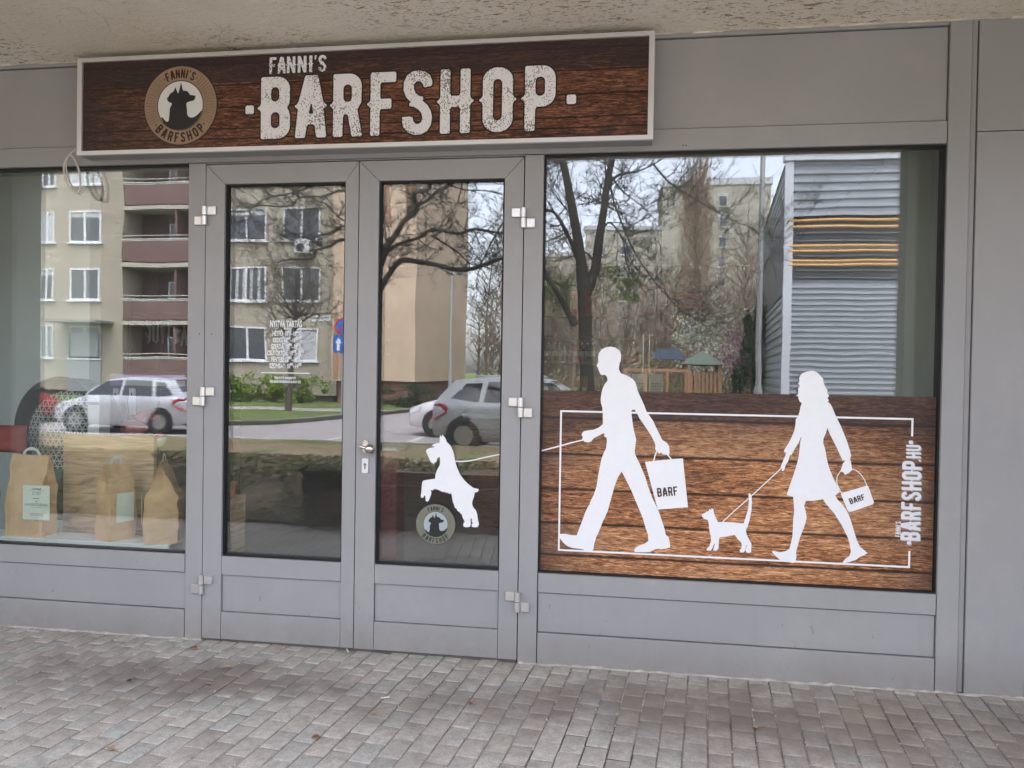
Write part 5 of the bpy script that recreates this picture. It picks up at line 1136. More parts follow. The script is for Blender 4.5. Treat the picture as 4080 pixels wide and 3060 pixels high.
def tree(name, label, loc, limbs, seed, m=BARK, tw=(.55, 3, 9), cat='tree', droop=0.0, twm=None, trunk_n=1, spread=.75, step=.16, tws=1.0):
    rnd = random.Random(seed); t = thing(name, label, cat, loc)
    tr = MB(); cr_ = MB()
    for li, lb_ in enumerate(limbs):
        pts = [Vector(a[:3]) for a in lb_]; rs = [a[3] for a in lb_]
        P_, R_ = [], []
        for i in range(len(pts) - 1):
            k = 5
            for j in range(k):
                f = j / k; c0 = pts[max(0, i - 1)]; c1, c2 = pts[i], pts[i + 1]; c3 = pts[min(len(pts) - 1, i + 2)]
                P_.append(.5 * ((2 * c1) + (c2 - c0) * f + (2 * c0 - 5 * c1 + 4 * c2 - c3) * f * f + (3 * c1 - c0 - 3 * c2 + c3) * f ** 3)); R_.append((rs[i] * (1 - f) + rs[i + 1] * f) * (1 + .06 * mnoise.noise(P_[-1] * 3)))
        P_.append(pts[-1]); R_.append(rs[-1])
        (tr if li < trunk_n else cr_).tube(P_, R_, 9)
        dist = 0; nxt = step * 2
        for i in range(1, len(P_)):
            dist += (P_[i] - P_[i - 1]).length
            while dist > nxt and R_[i] < tw[2]:
                nxt += step * rnd.uniform(.6, 1.5) * (1 + R_[i] * 8)
                dr = (P_[i] - P_[i - 1]).normalized(); sd = Vector((rnd.gauss(0, 1), rnd.gauss(0, 1), rnd.gauss(.2, .8))).normalized()
                grow_branch(cr_, P_[i], dr * .7 + sd * .9, tw[0] * rnd.uniform(.6, 1.5), min(.016, R_[i] * .4 + .004) * tws, tw[1], rnd, 3, droop, spread)
    tr.build('trunk', m, t, smooth=True); cr_.build('crown', twm or m, t, smooth=True)
    return t
def VV(D, pts, dy=None):  # placeholder (expanded by the list literals below)
    return pts
D1 = 8.9
limbs = [[(-0.593,-8.9,-0.147,0.125),(-0.613,-8.9,1.062,0.115),(-0.658,-8.9,1.891,0.105),(-0.684,-8.9,2.569,0.112),(-0.721,-8.9,2.945,0.098),(-0.774,-8.9,3.397,0.08),(-0.873,-8.9,3.924,0.074),(-0.987,-8.9,4.452,0.066),(-1.102,-8.9,4.982,0.056),(-1.241,-8.9,5.587,0.045),(-1.367,-8.9,6.344,0.03)],[(-0.672,-8.9,2.704,0.1),(-0.549,-8.9,3.02,0.075),(-0.475,-8.9,3.469,0.068),(-0.388,-8.9,4.03,0.06),(-0.343,-8.9,4.44,0.054),(-0.261,-8.9,4.885,0.05),(-0.156,-8.9,5.626,0.036),(-0.022,-8.9,6.363,0.02)],[(-0.786,-8.9,3.246,0.05),(-0.927,-8.9,3.548,0.034),(-1.083,-8.9,3.852,0.03),(-1.215,-8.9,4.042,0.026),(-1.391,-8.9,4.098,0.022),(-1.635,-8.9,4.048,0.012)],[(-0.828,-8.9,2.176,0.07),(-1.015,-8.9,2.492,0.048),(-1.187,-8.9,2.795,0.042),(-1.343,-8.9,3.022,0.038),(-1.545,-8.9,3.251,0.03),(-1.858,-8.9,3.557,0.015)],[(-0.369,-8.9,4.216,0.028),(-0.299,-8.9,4.476,0.022),(-0.138,-8.9,4.599,0.018),(0.155,-8.9,4.689,0.014),(0.374,-8.9,4.781,0.01),(0.663,-8.9,4.899,0.006)],[(-0.316,-8.9,4.626,0.024),(-0.242,-8.9,4.214,0.014),(-0.086,-8.9,3.764,0.014),(0.121,-8.9,3.353,0.013),(0.407,-8.9,2.942,0.011),(0.78,-8.9,2.498,0.008),(0.944,-8.9,2.276,0.004)],[(-0.419,-8.9,3.693,0.02),(-0.288,-8.9,3.841,0.015),(-0.082,-8.9,3.54,0.012),(-0.025,-8.9,3.242,0.01),(0.128,-8.9,2.943,0.008),(0.486,-8.9,2.645,0.005)],[(0.374,-8.9,4.781,0.018),(0.634,-8.9,4.494,0.015),(0.892,-8.9,4.268,0.013),(1.255,-8.9,4.078,0.011),(1.616,-8.9,3.89,0.009),(2.044,-8.9,3.666,0.006),(2.467,-8.9,3.517,0.003)],[(-0.317,-8.9,4.663,0.02),(-0.097,-8.9,4.36,0.012),(0.24,-8.9,4.057,0.009),(0.463,-8.9,3.906,0.006),(0.677,-8.9,4.124,0.003)],[(-0.576,-8.9,3.245,0.02),(-0.698,-8.9,3.358,0.015),(-0.975,-8.9,3.247,0.01),(-1.239,-8.9,3.211,0.006)],[(-0.858,-8.9,3.924,0.022),(-1.066,-8.9,4.153,0.012),(-1.298,-8.9,4.459,0.007),(-1.399,-8.9,4.574,0.004)]]
for l_ in limbs[2:]:
    for i in range(len(l_)): a = l_[i]; l_[i] = (a[0], a[1] + random.Random(i).uniform(-.3, .3) * i / 6, a[2], a[3])
tree('bare_tree', 'big bare tree forking into a V, mirrored in the middle of the right window', limbs[0][0][:3], limbs, 21, BARK, (.55, 3, .06), trunk_n=2, step=.095)
limbs = [[(-4.162,-8.6,-0.231,0.15),(-4.178,-8.6,0.923,0.135),(-4.167,-8.6,1.844,0.125),(-4.153,-8.6,2.61,0.12),(-4.162,-8.6,3.222,0.105),(-4.17,-8.6,3.833,0.09),(-4.163,-8.6,4.443,0.08),(-4.141,-8.6,5.203,0.06),(-4.09,-8.6,6.113,0.04)],[(-4.153,-8.6,2.61,0.07),(-4.044,-8.6,2.725,0.058),(-3.927,-8.6,2.915,0.048),(-3.796,-8.6,3.105,0.046),(-3.655,-8.6,3.203,0.044),(-3.42,-8.6,3.179,0.042),(-3.107,-8.6,3.125,0.04),(-2.781,-8.6,3.048,0.042),(-2.49,-8.6,3.062,0.036),(-2.186,-8.6,3.158,0.034),(-1.885,-8.6,3.245,0.028),(-1.509,-8.6,3.206,0.02)],[(-4.158,-8.6,2.916,0.09),(-4.034,-8.6,3.183,0.07),(-3.895,-8.6,3.41,0.058),(-3.756,-8.6,3.637,0.052),(-3.586,-8.6,3.84,0.046),(-3.495,-8.6,4.066,0.044),(-3.412,-8.6,4.239,0.04),(-3.321,-8.6,4.464,0.036),(-3.249,-8.6,4.801,0.028),(-3.179,-8.6,5.326,0.018)],[(-3.988,-8.6,3.282,0.035),(-3.816,-8.6,3.425,0.032),(-3.581,-8.6,3.484,0.028),(-3.348,-8.6,3.58,0.026),(-3.115,-8.6,3.668,0.026),(-2.768,-8.6,3.679,0.026),(-2.422,-8.6,3.653,0.024),(-2.005,-8.6,3.701,0.02),(-1.743,-8.6,3.801,0.012)],[(-3.472,-8.6,4.089,0.028),(-3.278,-8.6,4.184,0.026),(-3.086,-8.6,4.308,0.024),(-2.856,-8.6,4.432,0.022),(-2.665,-8.6,4.473,0.018),(-2.36,-8.6,4.556,0.012)],[(-2.856,-8.6,4.417,0.014),(-2.586,-8.6,4.351,0.012),(-2.28,-8.6,4.308,0.01),(-2.014,-8.6,4.251,0.008)],[(-3.192,-8.6,3.609,0.016),(-2.958,-8.6,3.478,0.014),(-2.724,-8.6,3.326,0.012),(-2.529,-8.6,3.137,0.01),(-2.299,-8.6,3.076,0.008),(-1.994,-8.6,2.985,0.005)],[(-4.209,-8.6,3.222,0.06),(-4.412,-8.6,3.453,0.035),(-4.654,-8.6,3.532,0.026),(-4.894,-8.6,3.442,0.022),(-5.096,-8.6,3.343,0.018),(-5.339,-8.6,3.259,0.014),(-5.666,-8.6,3.153,0.01),(-5.995,-8.6,3.037,0.005)],[(-4.214,-8.6,3.528,0.05),(-4.456,-8.6,3.76,0.035),(-4.657,-8.6,3.747,0.02),(-4.857,-8.6,3.664,0.016),(-5.099,-8.6,3.582,0.013),(-5.384,-8.6,3.6,0.01),(-5.59,-8.6,3.657,0.008),(-5.92,-8.6,3.699,0.004)],[(-4.221,-8.6,4.062,0.05),(-4.423,-8.6,4.295,0.035),(-4.705,-8.6,4.338,0.022),(-5.026,-8.6,4.267,0.018),(-5.392,-8.6,4.235,0.016),(-5.76,-8.6,4.164,0.014),(-6.173,-8.6,4.077,0.012),(-6.506,-8.6,3.98,0.01),(-6.841,-8.6,3.867,0.008)],[(-4.207,-8.6,4.215,0.04),(-4.545,-8.6,4.412,0.03),(-5.029,-8.6,4.475,0.022),(-5.516,-8.6,4.353,0.018),(-6.009,-8.6,4.207,0.014),(-6.507,-8.6,4.098,0.01),(-6.927,-8.6,4.041,0.006)],[(-2.665,-8.6,4.473,0.014),(-2.774,-8.6,4.115,0.01),(-2.963,-8.6,3.817,0.009),(-3.152,-8.6,3.518,0.008),(-3.383,-8.6,3.331,0.005)],[(-2.007,-8.6,3.805,0.02),(-2.229,-8.6,3.434,0.014),(-2.374,-8.6,2.986,0.008),(-2.406,-8.6,2.612,0.004)],[(-4.299,-8.6,3.911,0.02),(-4.698,-8.6,3.878,0.015),(-5.025,-8.6,4.152,0.01),(-5.347,-8.6,3.925,0.006)]]
for l_ in limbs[2:]:
    for i in range(len(l_)): a = l_[i]; l_[i] = (a[0], a[1] + random.Random(i + 50).uniform(-.3, .3) * i / 6, a[2], a[3])
tree('bare_tree', 'big spreading bare tree mirrored across both door panes, trunk behind the middle stile', limbs[0][0][:3], limbs, 5, BARK, (.42, 3, .06), trunk_n=1, step=.115)
limbs = [[(-11.31,-21,-0.211,0.13),(-11.268,-21,0.402,0.11),(-11.209,-21,1.031,0.1),(-11.217,-21,1.658,0.09),(-11.175,-21,2.285,0.085),(-11.147,-21,2.677,0.075),(-11.104,-21,3.224,0.05),(-11.062,-21,3.849,0.035),(-11.053,-21,4.474,0.02)],[(-11.174,-21,2.207,0.05),(-11.445,-21,2.674,0.04),(-11.697,-21,2.986,0.032),(-11.867,-21,3.299,0.022),(-12.072,-21,3.691,0.012)],[(-11.131,-21,2.724,0.05),(-10.838,-21,3.038,0.03),(-10.381,-21,3.259,0.022),(-9.892,-21,3.307,0.015),(-9.49,-21,3.696,0.008)],[(-11.069,-21,3.068,0.03),(-11.457,-21,3.692,0.022),(-11.711,-21,4.162,0.015),(-11.883,-21,4.633,0.01)],[(-11.038,-21,3.225,0.03),(-10.799,-21,3.85,0.02),(-10.593,-21,4.473,0.012)]]
tree('young_tree', 'young bare tree in the grass strip mirrored behind the opening-hours lettering', limbs[0][0][:3], limbs, 8, BARK2, (1.0, 3, .06), trunk_n=1, step=.14, tws=1.4)
# lombardy poplar
pp = (5.618,-62,-0.494); rnd = random.Random(4)
tp = thing('poplar', 'tall narrow bare poplar mirrored in front of the tower block', 'tree', (pp[0], pp[1], 0)); b = MB()
MB().tube([(pp[0], pp[1], -.1), (pp[0], pp[1], 9), (pp[0] + .2, pp[1], 20)], [.32, .22, .04], 8).build('trunk', BARK2, tp)
PH = 19.904
for i in range(330):
    z = 1 + rnd.random() ** .85 * (PH - 4); a = rnd.uniform(0, 6.28); sp_ = 1.35 * min(1, (PH - z) / 9 + .25) * (.55 + .45 * min(1, z / 7))
    p0 = Vector((pp[0], pp[1], z)); p0 += Vector((math.cos(a), math.sin(a), 0)) * .1; ln = rnd.uniform(2.0, 4.5)
    pts = [p0, p0 + Vector((math.cos(a) * sp_ * .6, math.sin(a) * sp_ * .6, ln * .4)), p0 + Vector((math.cos(a + .3) * sp_, math.sin(a + .3) * sp_, ln))]
    b.tube(pts, [.035, .022, .008], 3, cap=False)
    for k in range(5):
        q = pts[1] + Vector((rnd.gauss(0, .25), rnd.gauss(0, .25), rnd.uniform(-.5, 1))); b.tube([q, q + Vector((rnd.gauss(0, .25), rnd.gauss(0, .25), rnd.uniform(.8, 1.8)))], [.014, .006], 3, cap=False)
b.build('crown', mat('poplar_twigs', (.27, .195, .14), .95), tp)
# blossom shrubs
def leafy(name, label, cat, c, rad, n, m, seed, size, stems=True, cat2=None, core=.25):
    rnd = random.Random(seed); t = thing(name, label, cat, (c[0], c[1], 0)); b = MB()
    cl = [(Vector(c) + Vector((rnd.gauss(0, .42) * rad[0], rnd.gauss(0, .42) * rad[1], rnd.uniform(-.8, .8) * rad[2])), rnd.uniform(.18, .42)) for _ in range(26)]
    for i in range(n):
        cc, s_ = cl[rnd.randrange(len(cl))]; d_ = Vector((rnd.gauss(0, 1), rnd.gauss(0, 1), rnd.gauss(0, 1))).normalized() * rnd.random() ** .4
        p_ = cc + Vector((d_.x * rad[0] * s_, d_.y * rad[1] * s_, d_.z * rad[2] * s_))
        if p_.z < .02: p_.z = rnd.uniform(.02, .3)
        s = size * rnd.uniform(.5, 1.4); t_ = Vector((rnd.gauss(0, 1), rnd.gauss(0, 1), rnd.gauss(.3, 1))).normalized(); u_ = t_.orthogonal().normalized(); w2 = t_.cross(u_)
        b.add([p_ - u_ * s, p_ + w2 * s * .7, p_ + u_ * s, p_ - w2 * s * .7], [(0, 1, 2, 3)])
    b.build('foliage', m, t, norm=False)
    if stems:
        s_ = MB()
        for i in range(9):
            a = rnd.uniform(0, 6.28); e_ = Vector((c[0] + rad[0] * .5 * math.cos(a), c[1] + rad[1] * .5 * math.sin(a), c[2] + rad[2] * rnd.uniform(-.1, .6)))
            grow_branch(s_, Vector((c[0] + .1 * math.cos(a), c[1] + .1 * math.sin(a), -.05)), e_ - Vector((c[0], c[1], -.05)), (e_ - Vector((c[0], c[1], 0))).length * 1.1, .03, 1, rnd)
        s_.build('stems', BARK2, t)
    return t
def isl(name, stops, rough=.7):
    m = mat(name, stops[0][1], rough, spec=.15); g_ = N(m, 'ShaderNodeNewGeometry'); base(m, ramp(m, g_.outputs['Random Per Island'], stops)); return m
HED = isl('hedge_leaves', [(0, (.06, .11, .015)), (.5, (.13, .22, .02)), (1, (.26, .34, .05))])
for i, (dx, lb_) in enumerate(((515, 'yellow-green hedge bush, leftmost under the mirrored ground-floor windows'), (590, 'yellow-green hedge bush, middle one of the row left of the young tree'), (655, 'yellow-green hedge bush right of the young tree'))):
    p_ = [(-16.277,-27,0.276),(-14.712,-27,0.307),(-13.373,-27,0.333)][i]
    leafy('hedge_bush', lb_, 'bush', (p_[0], p_[1], .55), (.95, .7, .62), 2600, HED, 30 + i, .045)
WBL = isl('white_blossom', [(0, (.28, .28, .20)), (.6, (.55, .56, .48)), (1, (.75, .75, .70))]); PBL = isl('pink_blossom', [(0, (.20, .11, .13)), (.6, (.40, .24, .30)), (1, (.55, .38, .44))])
p_ = (4.874,-40,3.354); leafy('blossom_tree', 'pale white-blossoming tree mirrored left of the metal building', 'tree', p_, (2.6, 2, 2.1), 5200, WBL, 41, .07)
p_ = (5.498,-36,2.559); leafy('blossom_tree', 'pink-blossoming tree mirrored beside the lamp post', 'tree', p_, (1.6, 1.5, 1.2), 3200, PBL, 42, .06)
p_ = (-15.113,-58,7.947); leafy('blossom_tree', 'tall thin white-blossoming tree mirrored in the right door pane', 'tree', p_, (1.0, 1, 4.2), 2600, WBL, 43, .09)
EV = isl('evergreen_needles', [(0, (.015, .035, .015)), (1, (.05, .09, .035))])
p_ = (6.017,-34,2.991); leafy('evergreen_tree', 'dark evergreen tree squeezed beside the mirrored metal building', 'tree', (p_[0], p_[1], 2.6), (.9, 1, 2.4), 2400, EV, 44, .10)
p_ = (-8.575,-26,0.712); leafy('evergreen_bush', 'dark green bush at the foot of the peach-coloured wall', 'bush', (p_[0], p_[1], .45), (1.1, .7, .5), 1800, EV, 45, .05)
FOR = isl('spring_leaves', [(0, (.09, .12, .03)), (1, (.17, .22, .07))])
for i, (p_, lb_) in enumerate((((-2.993,-30,5.007), 'fresh green shrub mirrored left of the forked trunk'), ((-0.321,-34,5.797), 'fresh green shrub mirrored right of the forked trunk'))):
    leafy('spring_shrub', lb_, 'bush', (p_[0], p_[1], p_[2]), (1.1, 1, .9), 900, FOR, 50 + i, .06)
# distant thicket: a mass of bare trees and brush
rnd = random.Random(77); b = MB(); b2 = MB()
for i in range(210):
    x = rnd.uniform(-10, 30); y = -rnd.uniform(44, 78); h_ = rnd.uniform(4.5, 12)
    p0 = Vector((x, y, -.1)); tr_ = rnd.uniform(.06, .16)
    b.tube([p0, p0 + Vector((rnd.gauss(0, .2), 0, h_ * .5)), p0 + Vector((rnd.gauss(0, .4), 0, h_))], [tr_, tr_ * .6, .02], 4, cap=False)
    for k in range(26):
        z = h_ * (.18 + .8 * rnd.random()); a = rnd.uniform(0, 6.28); l_ = h_ * rnd.uniform(.14, .34)
        q = p0 + Vector((0, 0, z)); dr = Vector((math.cos(a), math.sin(a), rnd.uniform(.3, 1.4))).normalized()
        e_ = q + dr * l_; b.tube([q, (q + e_) / 2 + Vector((0, 0, .1)), e_], [.035, .022, .008], 3, cap=False)
        for kk in range(7):
            s_ = q + dr * l_ * rnd.uniform(.2, 1); b.tube([s_, s_ + Vector((rnd.gauss(0, .5), rnd.gauss(0, .4), rnd.uniform(0, 1.1)))], [.016, .006], 3, cap=False)
struct(b.build('distant_wood', mat('brush_brown', (.22, .175, .135), .95, var=.3, scale=.3)), 'stuff')
UND = isl('undergrowth_leaves', [(0, (.12, .09, .065)), (.5, (.19, .145, .10)), (.8, (.17, .18, .07)), (1, (.32, .22, .16))])
for i in range(26000):
    x = rnd.uniform(-9, 28); y = -rnd.uniform(42, 72); z = abs(rnd.gauss(0, 1)) * 1.5 * (1 + .5 * mnoise.noise(Vector((x * .3, y * .3, 0))))
    s = rnd.uniform(.06, .16); t_ = Vector((rnd.gauss(0, 1), rnd.gauss(1, 1), rnd.gauss(.3, 1))).normalized(); u_ = t_.orthogonal().normalized(); w2 = t_.cross(u_)
    b2.add([Vector((x, y, z)) - u_ * s, Vector((x, y, z)) + w2 * s * .4, Vector((x, y, z)) + u_ * s, Vector((x, y, z)) - w2 * s * .4], [(0, 1, 2, 3)])
struct(b2.build('undergrowth', UND, None, norm=False), 'stuff')

# ---------------------------------------------------------------- buildings across the street
def panelwall(name, col, pw, ph, line, ox=0, oz=0, lw=.035):
    m = mat(name, col, .9, spec=.1); v = objvec(m); sx = N(m, 'ShaderNodeSeparateXYZ'); m.node_tree.links.new(v, sx.inputs[0])
    fx = mth(m, 'FRACT', mth(m, 'MULTIPLY', mth(m, 'SUBTRACT', sx.outputs[0], ox - 100 * pw), 1 / pw)); fz = mth(m, 'FRACT', mth(m, 'MULTIPLY', mth(m, 'SUBTRACT', sx.outputs[2], oz - 100 * ph), 1 / ph))
    ln = mth(m, 'MAXIMUM', mth(m, 'LESS_THAN', fx, lw / pw), mth(m, 'LESS_THAN', fz, lw / ph))
    c = ramp(m, noise(m, v, .7, 5, .6), [(.3, tuple(x * .88 for x in col)), (.7, tuple(min(1, x * 1.1) for x in col))])
    c = mix(m, .5, c, ramp(m, noise(m, v, 30, 4, .7), [(.3, (.3, .3, .3)), (.7, (.7, .7, .7))]), 'OVERLAY')
    c = mix(m, mth(m, 'MULTIPLY', ln, .7), c, line)
    base(m, c); return m
FRW = mat('window_white', (.70, .72, .74), .5); CUR = mat('net_curtain', (.45, .47, .48), .9)
def win(parent, x0, x1, z0, z1, y, split=True, blind=0, rec=.08, m=DARKGLASS):
    f = MB(); t = min(.07, (x1 - x0) * .07)
    f.box(x0, x0 + t, y - .02, y + .06, z0, z1).box(x1 - t, x1, y - .02, y + .06, z0, z1).box(x0 + t, x1 - t, y - .02, y + .06, z1 - t, z1).box(x0 + t, x1 - t, y - .02, y + .06, z0, z0 + t)
    if split: xm = (x0 + x1) / 2; f.box(xm - t * .7, xm + t * .7, y - .015, y + .055, z0 + t, z1 - t)
    f.box(x0 - .1, x1 + .1, y - .05, y + .12, z0 - .07, z0 - .002)
    o = f.build('window', FRW, parent)
    MB().box(x0 + t, x1 - t, y - .01, y + .01, z0 + t, z1 - t).build('pane', m, o)
    if blind:
        c = MB()
        if blind == 1:
            for k in range(5): xx = x0 + t + (x1 - x0 - 2 * t) * k / 5; c.box(xx, xx + (x1 - x0) * .07, y + .012, y + .02, z0 + t, z1 - t)
        elif blind == 2: c.box(x0 + t, x1 - t, y + .012, y + .02, z0 + t + (z1 - z0) * .75, z1 - t)
        else: c.box(x0 + t, x1 - t, y + .012, y + .02, z0 + t, z1 - t)
        c.build('curtain', CUR, o)
    return o
DH = 29.0; YH = -DH
PW1 = panelwall('pebbledash_panels', (.36, .325, .262), 2.4019999999999992, 2.656, (.46, .43, .36), -15.787, 6.309)
bh = thing('apartment_block', 'beige panel-built apartment block with loggias mirrored in the left window and left door', 'building', (-19.974, YH - 5, 0))
xa, xb = -36.06, -12.704; l0, l1 = -23.119, -18.228
ztop = 16.5
MB().box(xa, l0, YH - 10, YH, .25, ztop).box(l1, xb, YH - 10, YH, .25, ztop).box(l0, l1, YH - 10, YH - 1.4, .25, ztop).build('wall', PW1, bh)
MB().box(xa + .2, xb - .2, YH - 9.8, YH - .2, -.2, .25).build('plinth', mat('plinth_grey', (.16, .14, .12), .95, var=.2, scale=1), bh)
rows = [(12.46,13.959),(9.791,11.293),(7.138,8.622),(4.437,5.945),(1.752,3.263)]
cols = [(-34.778,-32.99),(-32.232,-30.604),(-28.997,-27.337),(-27.337,-26.66),(-25.819,-24.225),(-17.913,-16.021),(-15.272,-13.55)]
fl_h = rows[1][0] - rows[2][0]
rows = rows + []
bl_ = [0, 1, 0, 2, 0, 1, 3, 0, 0, 2, 1, 0, 0, 0, 3]
for ri, (z0, z1) in enumerate(rows):
    for ci, (x0, x1) in enumerate(cols):
        bt_ = (ri * 7 + ci * 3) % 4
        bt_ = {(2, 5): 2, (2, 6): 0, (3, 5): 1, (3, 6): 0, (4, 5): 0, (4, 6): 3, (3, 4): 0, (2, 4): 2}.get((ri, ci), bt_)
        win(bh, x0, x1, z0, z1, YH, True, bt_)
# loggias: parapets, railings, doors, dividing walls
PR = mat('brown_parapet', (.165, .105, .095), .8, var=.12, scale=1.5); RAIL = mat('rail_white', (.50, .50, .46), .6)
for ri, (z0, z1) in enumerate(rows):
    zf = z0 - .95
    MB().box(l0, l1, YH - 1.39, YH + .03, zf - .18, zf).build('loggia_floor', mat('floor_edge', (.42, .40, .34), .9), bh)
    pr = MB().box(l0 + .05, l1 - .05, YH - .06, YH + .01, zf + .06, zf + .95).build('parapet', PR, bh)
    MB().tube([(l0, YH, zf + 1.05), (l1, YH, zf + 1.05)], .03, 6).tube([(l0, YH, zf + 1.22), (l1, YH, zf + 1.20)], .02, 6).tube([(l0, YH, zf + .98), (l1, YH, zf + .98)], .025, 6).build('handrail', RAIL, pr)
    MB().box(l0 + .02, l1 - .02, YH - 1.395, YH - 1.38, zf, zf + fl_h - .19).build('loggia_wall', mat('loggia_brown', (.10, .065, .06), .9, var=.15, scale=.8), bh)
    xm = l0 + (l1 - l0) * .52; MB().box(xm, xm + .10, YH - 1.37, YH - .07, zf, zf + fl_h - .19).build('divider', PR, bh)
    for k in (0, 1):
        x0 = l0 + (l1 - l0) * (.30 + .5 * k); win(bh, x0, x0 + 1.1, zf + .05, zf + 2.0, YH - 1.36, True, 0)
# street name plate, condenser unit, porch roof
MB().box(*(-13.875,-13.012), YH + .0, YH + .03, *(3.553,3.8)).build('street_plate', mat('plate_white', (.62, .64, .60), .5), bh)
pm = MB(); px0, px1 = (-13.81,-13.077); pz = 3.656
for i in range(9): xx = px0 + (px1 - px0) * i / 9; pm.box(xx, xx + (px1 - px0) * .07, YH + .031, YH + .034, pz, pz + .09)
pm.build('plate_strokes', mat('plate_ink', (.15, .15, .2), .6), bh)
acx, acz = -14.239, 6.723
ac = thing('air_conditioner', 'white outdoor air-conditioning unit under a mirrored first-floor window', 'air conditioner', (acx, YH + .3, acz))
MB().box(acx - .35, acx + .35, YH + .08, YH + .38, acz - .22, acz + .28).build('case', mat('ac_white', (.55, .57, .58), .5), ac)
MB().lathe([(.19, .0), (.19, .02)], 20, (acx - .08, YH + .38, acz + .03), 'y').build('fan_grille', mat('ac_dark', (.05, .06, .07), .5), ac)
pr0, pr1 = (-26.203,-23.535); pz = 3.445
MB().box(pr0, pr1, YH - .0 + .01, YH + 1.3, pz - .08, pz + .02).build('porch_roof', mat('porch_grey', (.22, .22, .21), .7), bh)
MB().box(pr0 + .3, pr1 - .6, YH + .005, YH + .06, .2, pz - .5).build('entrance_door', mat('door_bluegrey', (.28, .30, .31), .5), bh)
# peach block
gx0, gx1 = -12.366, -8.736
PEACH = panelwall('peach_render', (.54, .42, .31), 50, 50, (.5, .4, .3)); PT = mat('peach_brown', (.33, .20, .13), .9, var=.08, scale=2)
pb_ = thing('end_block', 'windowless peach-coloured end block mirrored at the middle of the doors', 'building', ((gx0 + gx1) / 2, -33, 0))
MB().box(gx0, gx1, -38, -27.6, .95, 16).build('wall', PEACH, pb_); MB().box(gx0 + .2, gx1 - .2, -37, -27.8, -.2, .95).build('plinth', mat('brown_plinth', (.20, .10, .08), .9, var=.2, scale=2), pb_)
def mural(loops):
    flat('mural_shape', loops, PT, -27.594, .01, pb_)
D_ = lambda l: [(gx0 + (gx1 - gx0) * a, b_) for a, b_ in l]
for l_ in ([(.02, 1.0), (.08, 1.0), (.10, 2.4), (.04, 4.3), (.02, 4.3)], [(.10, 1.0), (.16, 1.0), (.17, 4.3), (.12, 4.3)], [(.88, 7.5), (1.0, 8.2), (1.0, 16), (.72, 16), (.80, 13), (.86, 10.5)], [(.52, 5.2), (.60, 7.6), (.70, 7.4), (.66, 9.5), (.58, 11), (.50, 9.0)]): mural([D_(l_)])
for i in range(3): MB().ball((gx0 + (gx1 - gx0) * .68, -27.58, 2.1 + i * .55), .045, 10, 6).build('wall_light', mat('lamp_glass', (.8, .78, .7), .3), pb_)
# tower blocks far off
TW = panelwall('tower_panels', (.40, .38, .32), 3.4, 2.9, (.50, .49, .42), 0, 0, .10)
tx0, tx1 = 5.09, 20.49; th_ = 29.143
tb = thing('tower_block', 'ten-storey beige tower block mirrored behind the poplar', 'building', ((tx0 + tx1) / 2, -118, 0))
MB().box(tx0, tx1, -126, -112, -.3, th_).build('wall', TW, tb); MB().box(tx0 - .2, tx1 + .2, -126.2, -111.8, th_, th_ + 1.0).build('roof_edge', mat('roof_edge_pale', (.48, .50, .52), .8), tb)
wx0, wx1 = 12.933, 14.115
for i in range(9):
    z0 = th_ - 3.0 - i * 2.9; win(tb, wx0, wx0 + 1.2, z0 - .1, z0 + 1.7, -111.9, False, 2); win(tb, wx0 + .9 + .5, wx1 + .35, z0 - 1.3, z0 - .25, -111.9, False, 3)
bl0, bl1 = 3.742, 5.11
for i in range(8): MB().box(bl0, bl1, -113.5, -112.2, th_ - 8.5 - i * 2.9, th_ - 7.4 - i * 2.9).build('balcony', mat('balcony_pale', (.38, .38, .36), .8), tb)
MB().box(bl0 + .6, bl1, -120, -113.6, -.3, th_ - 6).build('wing', TW, tb)
for nm, (a, c_, D, zt_2), lb_ in (('apartment_block', (-5.302,4.228,95,19.653), 'mid-rise beige block mirrored right of the forked tree'), ('apartment_block', (-11.231,-3.505,88,15.218), 'lower beige block mirrored behind the forked tree trunk')):
    t = thing(nm, lb_, 'building', ((a + c_) / 2, -D - 6, 0)); MB().box(a, c_, -D - 11, -D, -.3, zt_2).build('wall', TW, t)
    MB().box(a - .15, c_ + .15, -D - 11.2, -D + .2, zt_2, zt_2 + .5).build('roof_edge', MATS['roof_edge_pale'], t)
    nf = int(zt_2 // 2.9)
    for r_ in range(1, nf):
        for k in range(int((c_ - a) // 3.4)):
            if (r_ * 5 + k * 3) % 7 == 0: continue
            x0 = a + 1.0 + k * 3.4; win(t, x0, x0 + 1.5, zt_2 - r_ * 2.9 - .2, zt_2 - r_ * 2.9 + 1.2, -D + .05, False, (r_ + k) % 4)
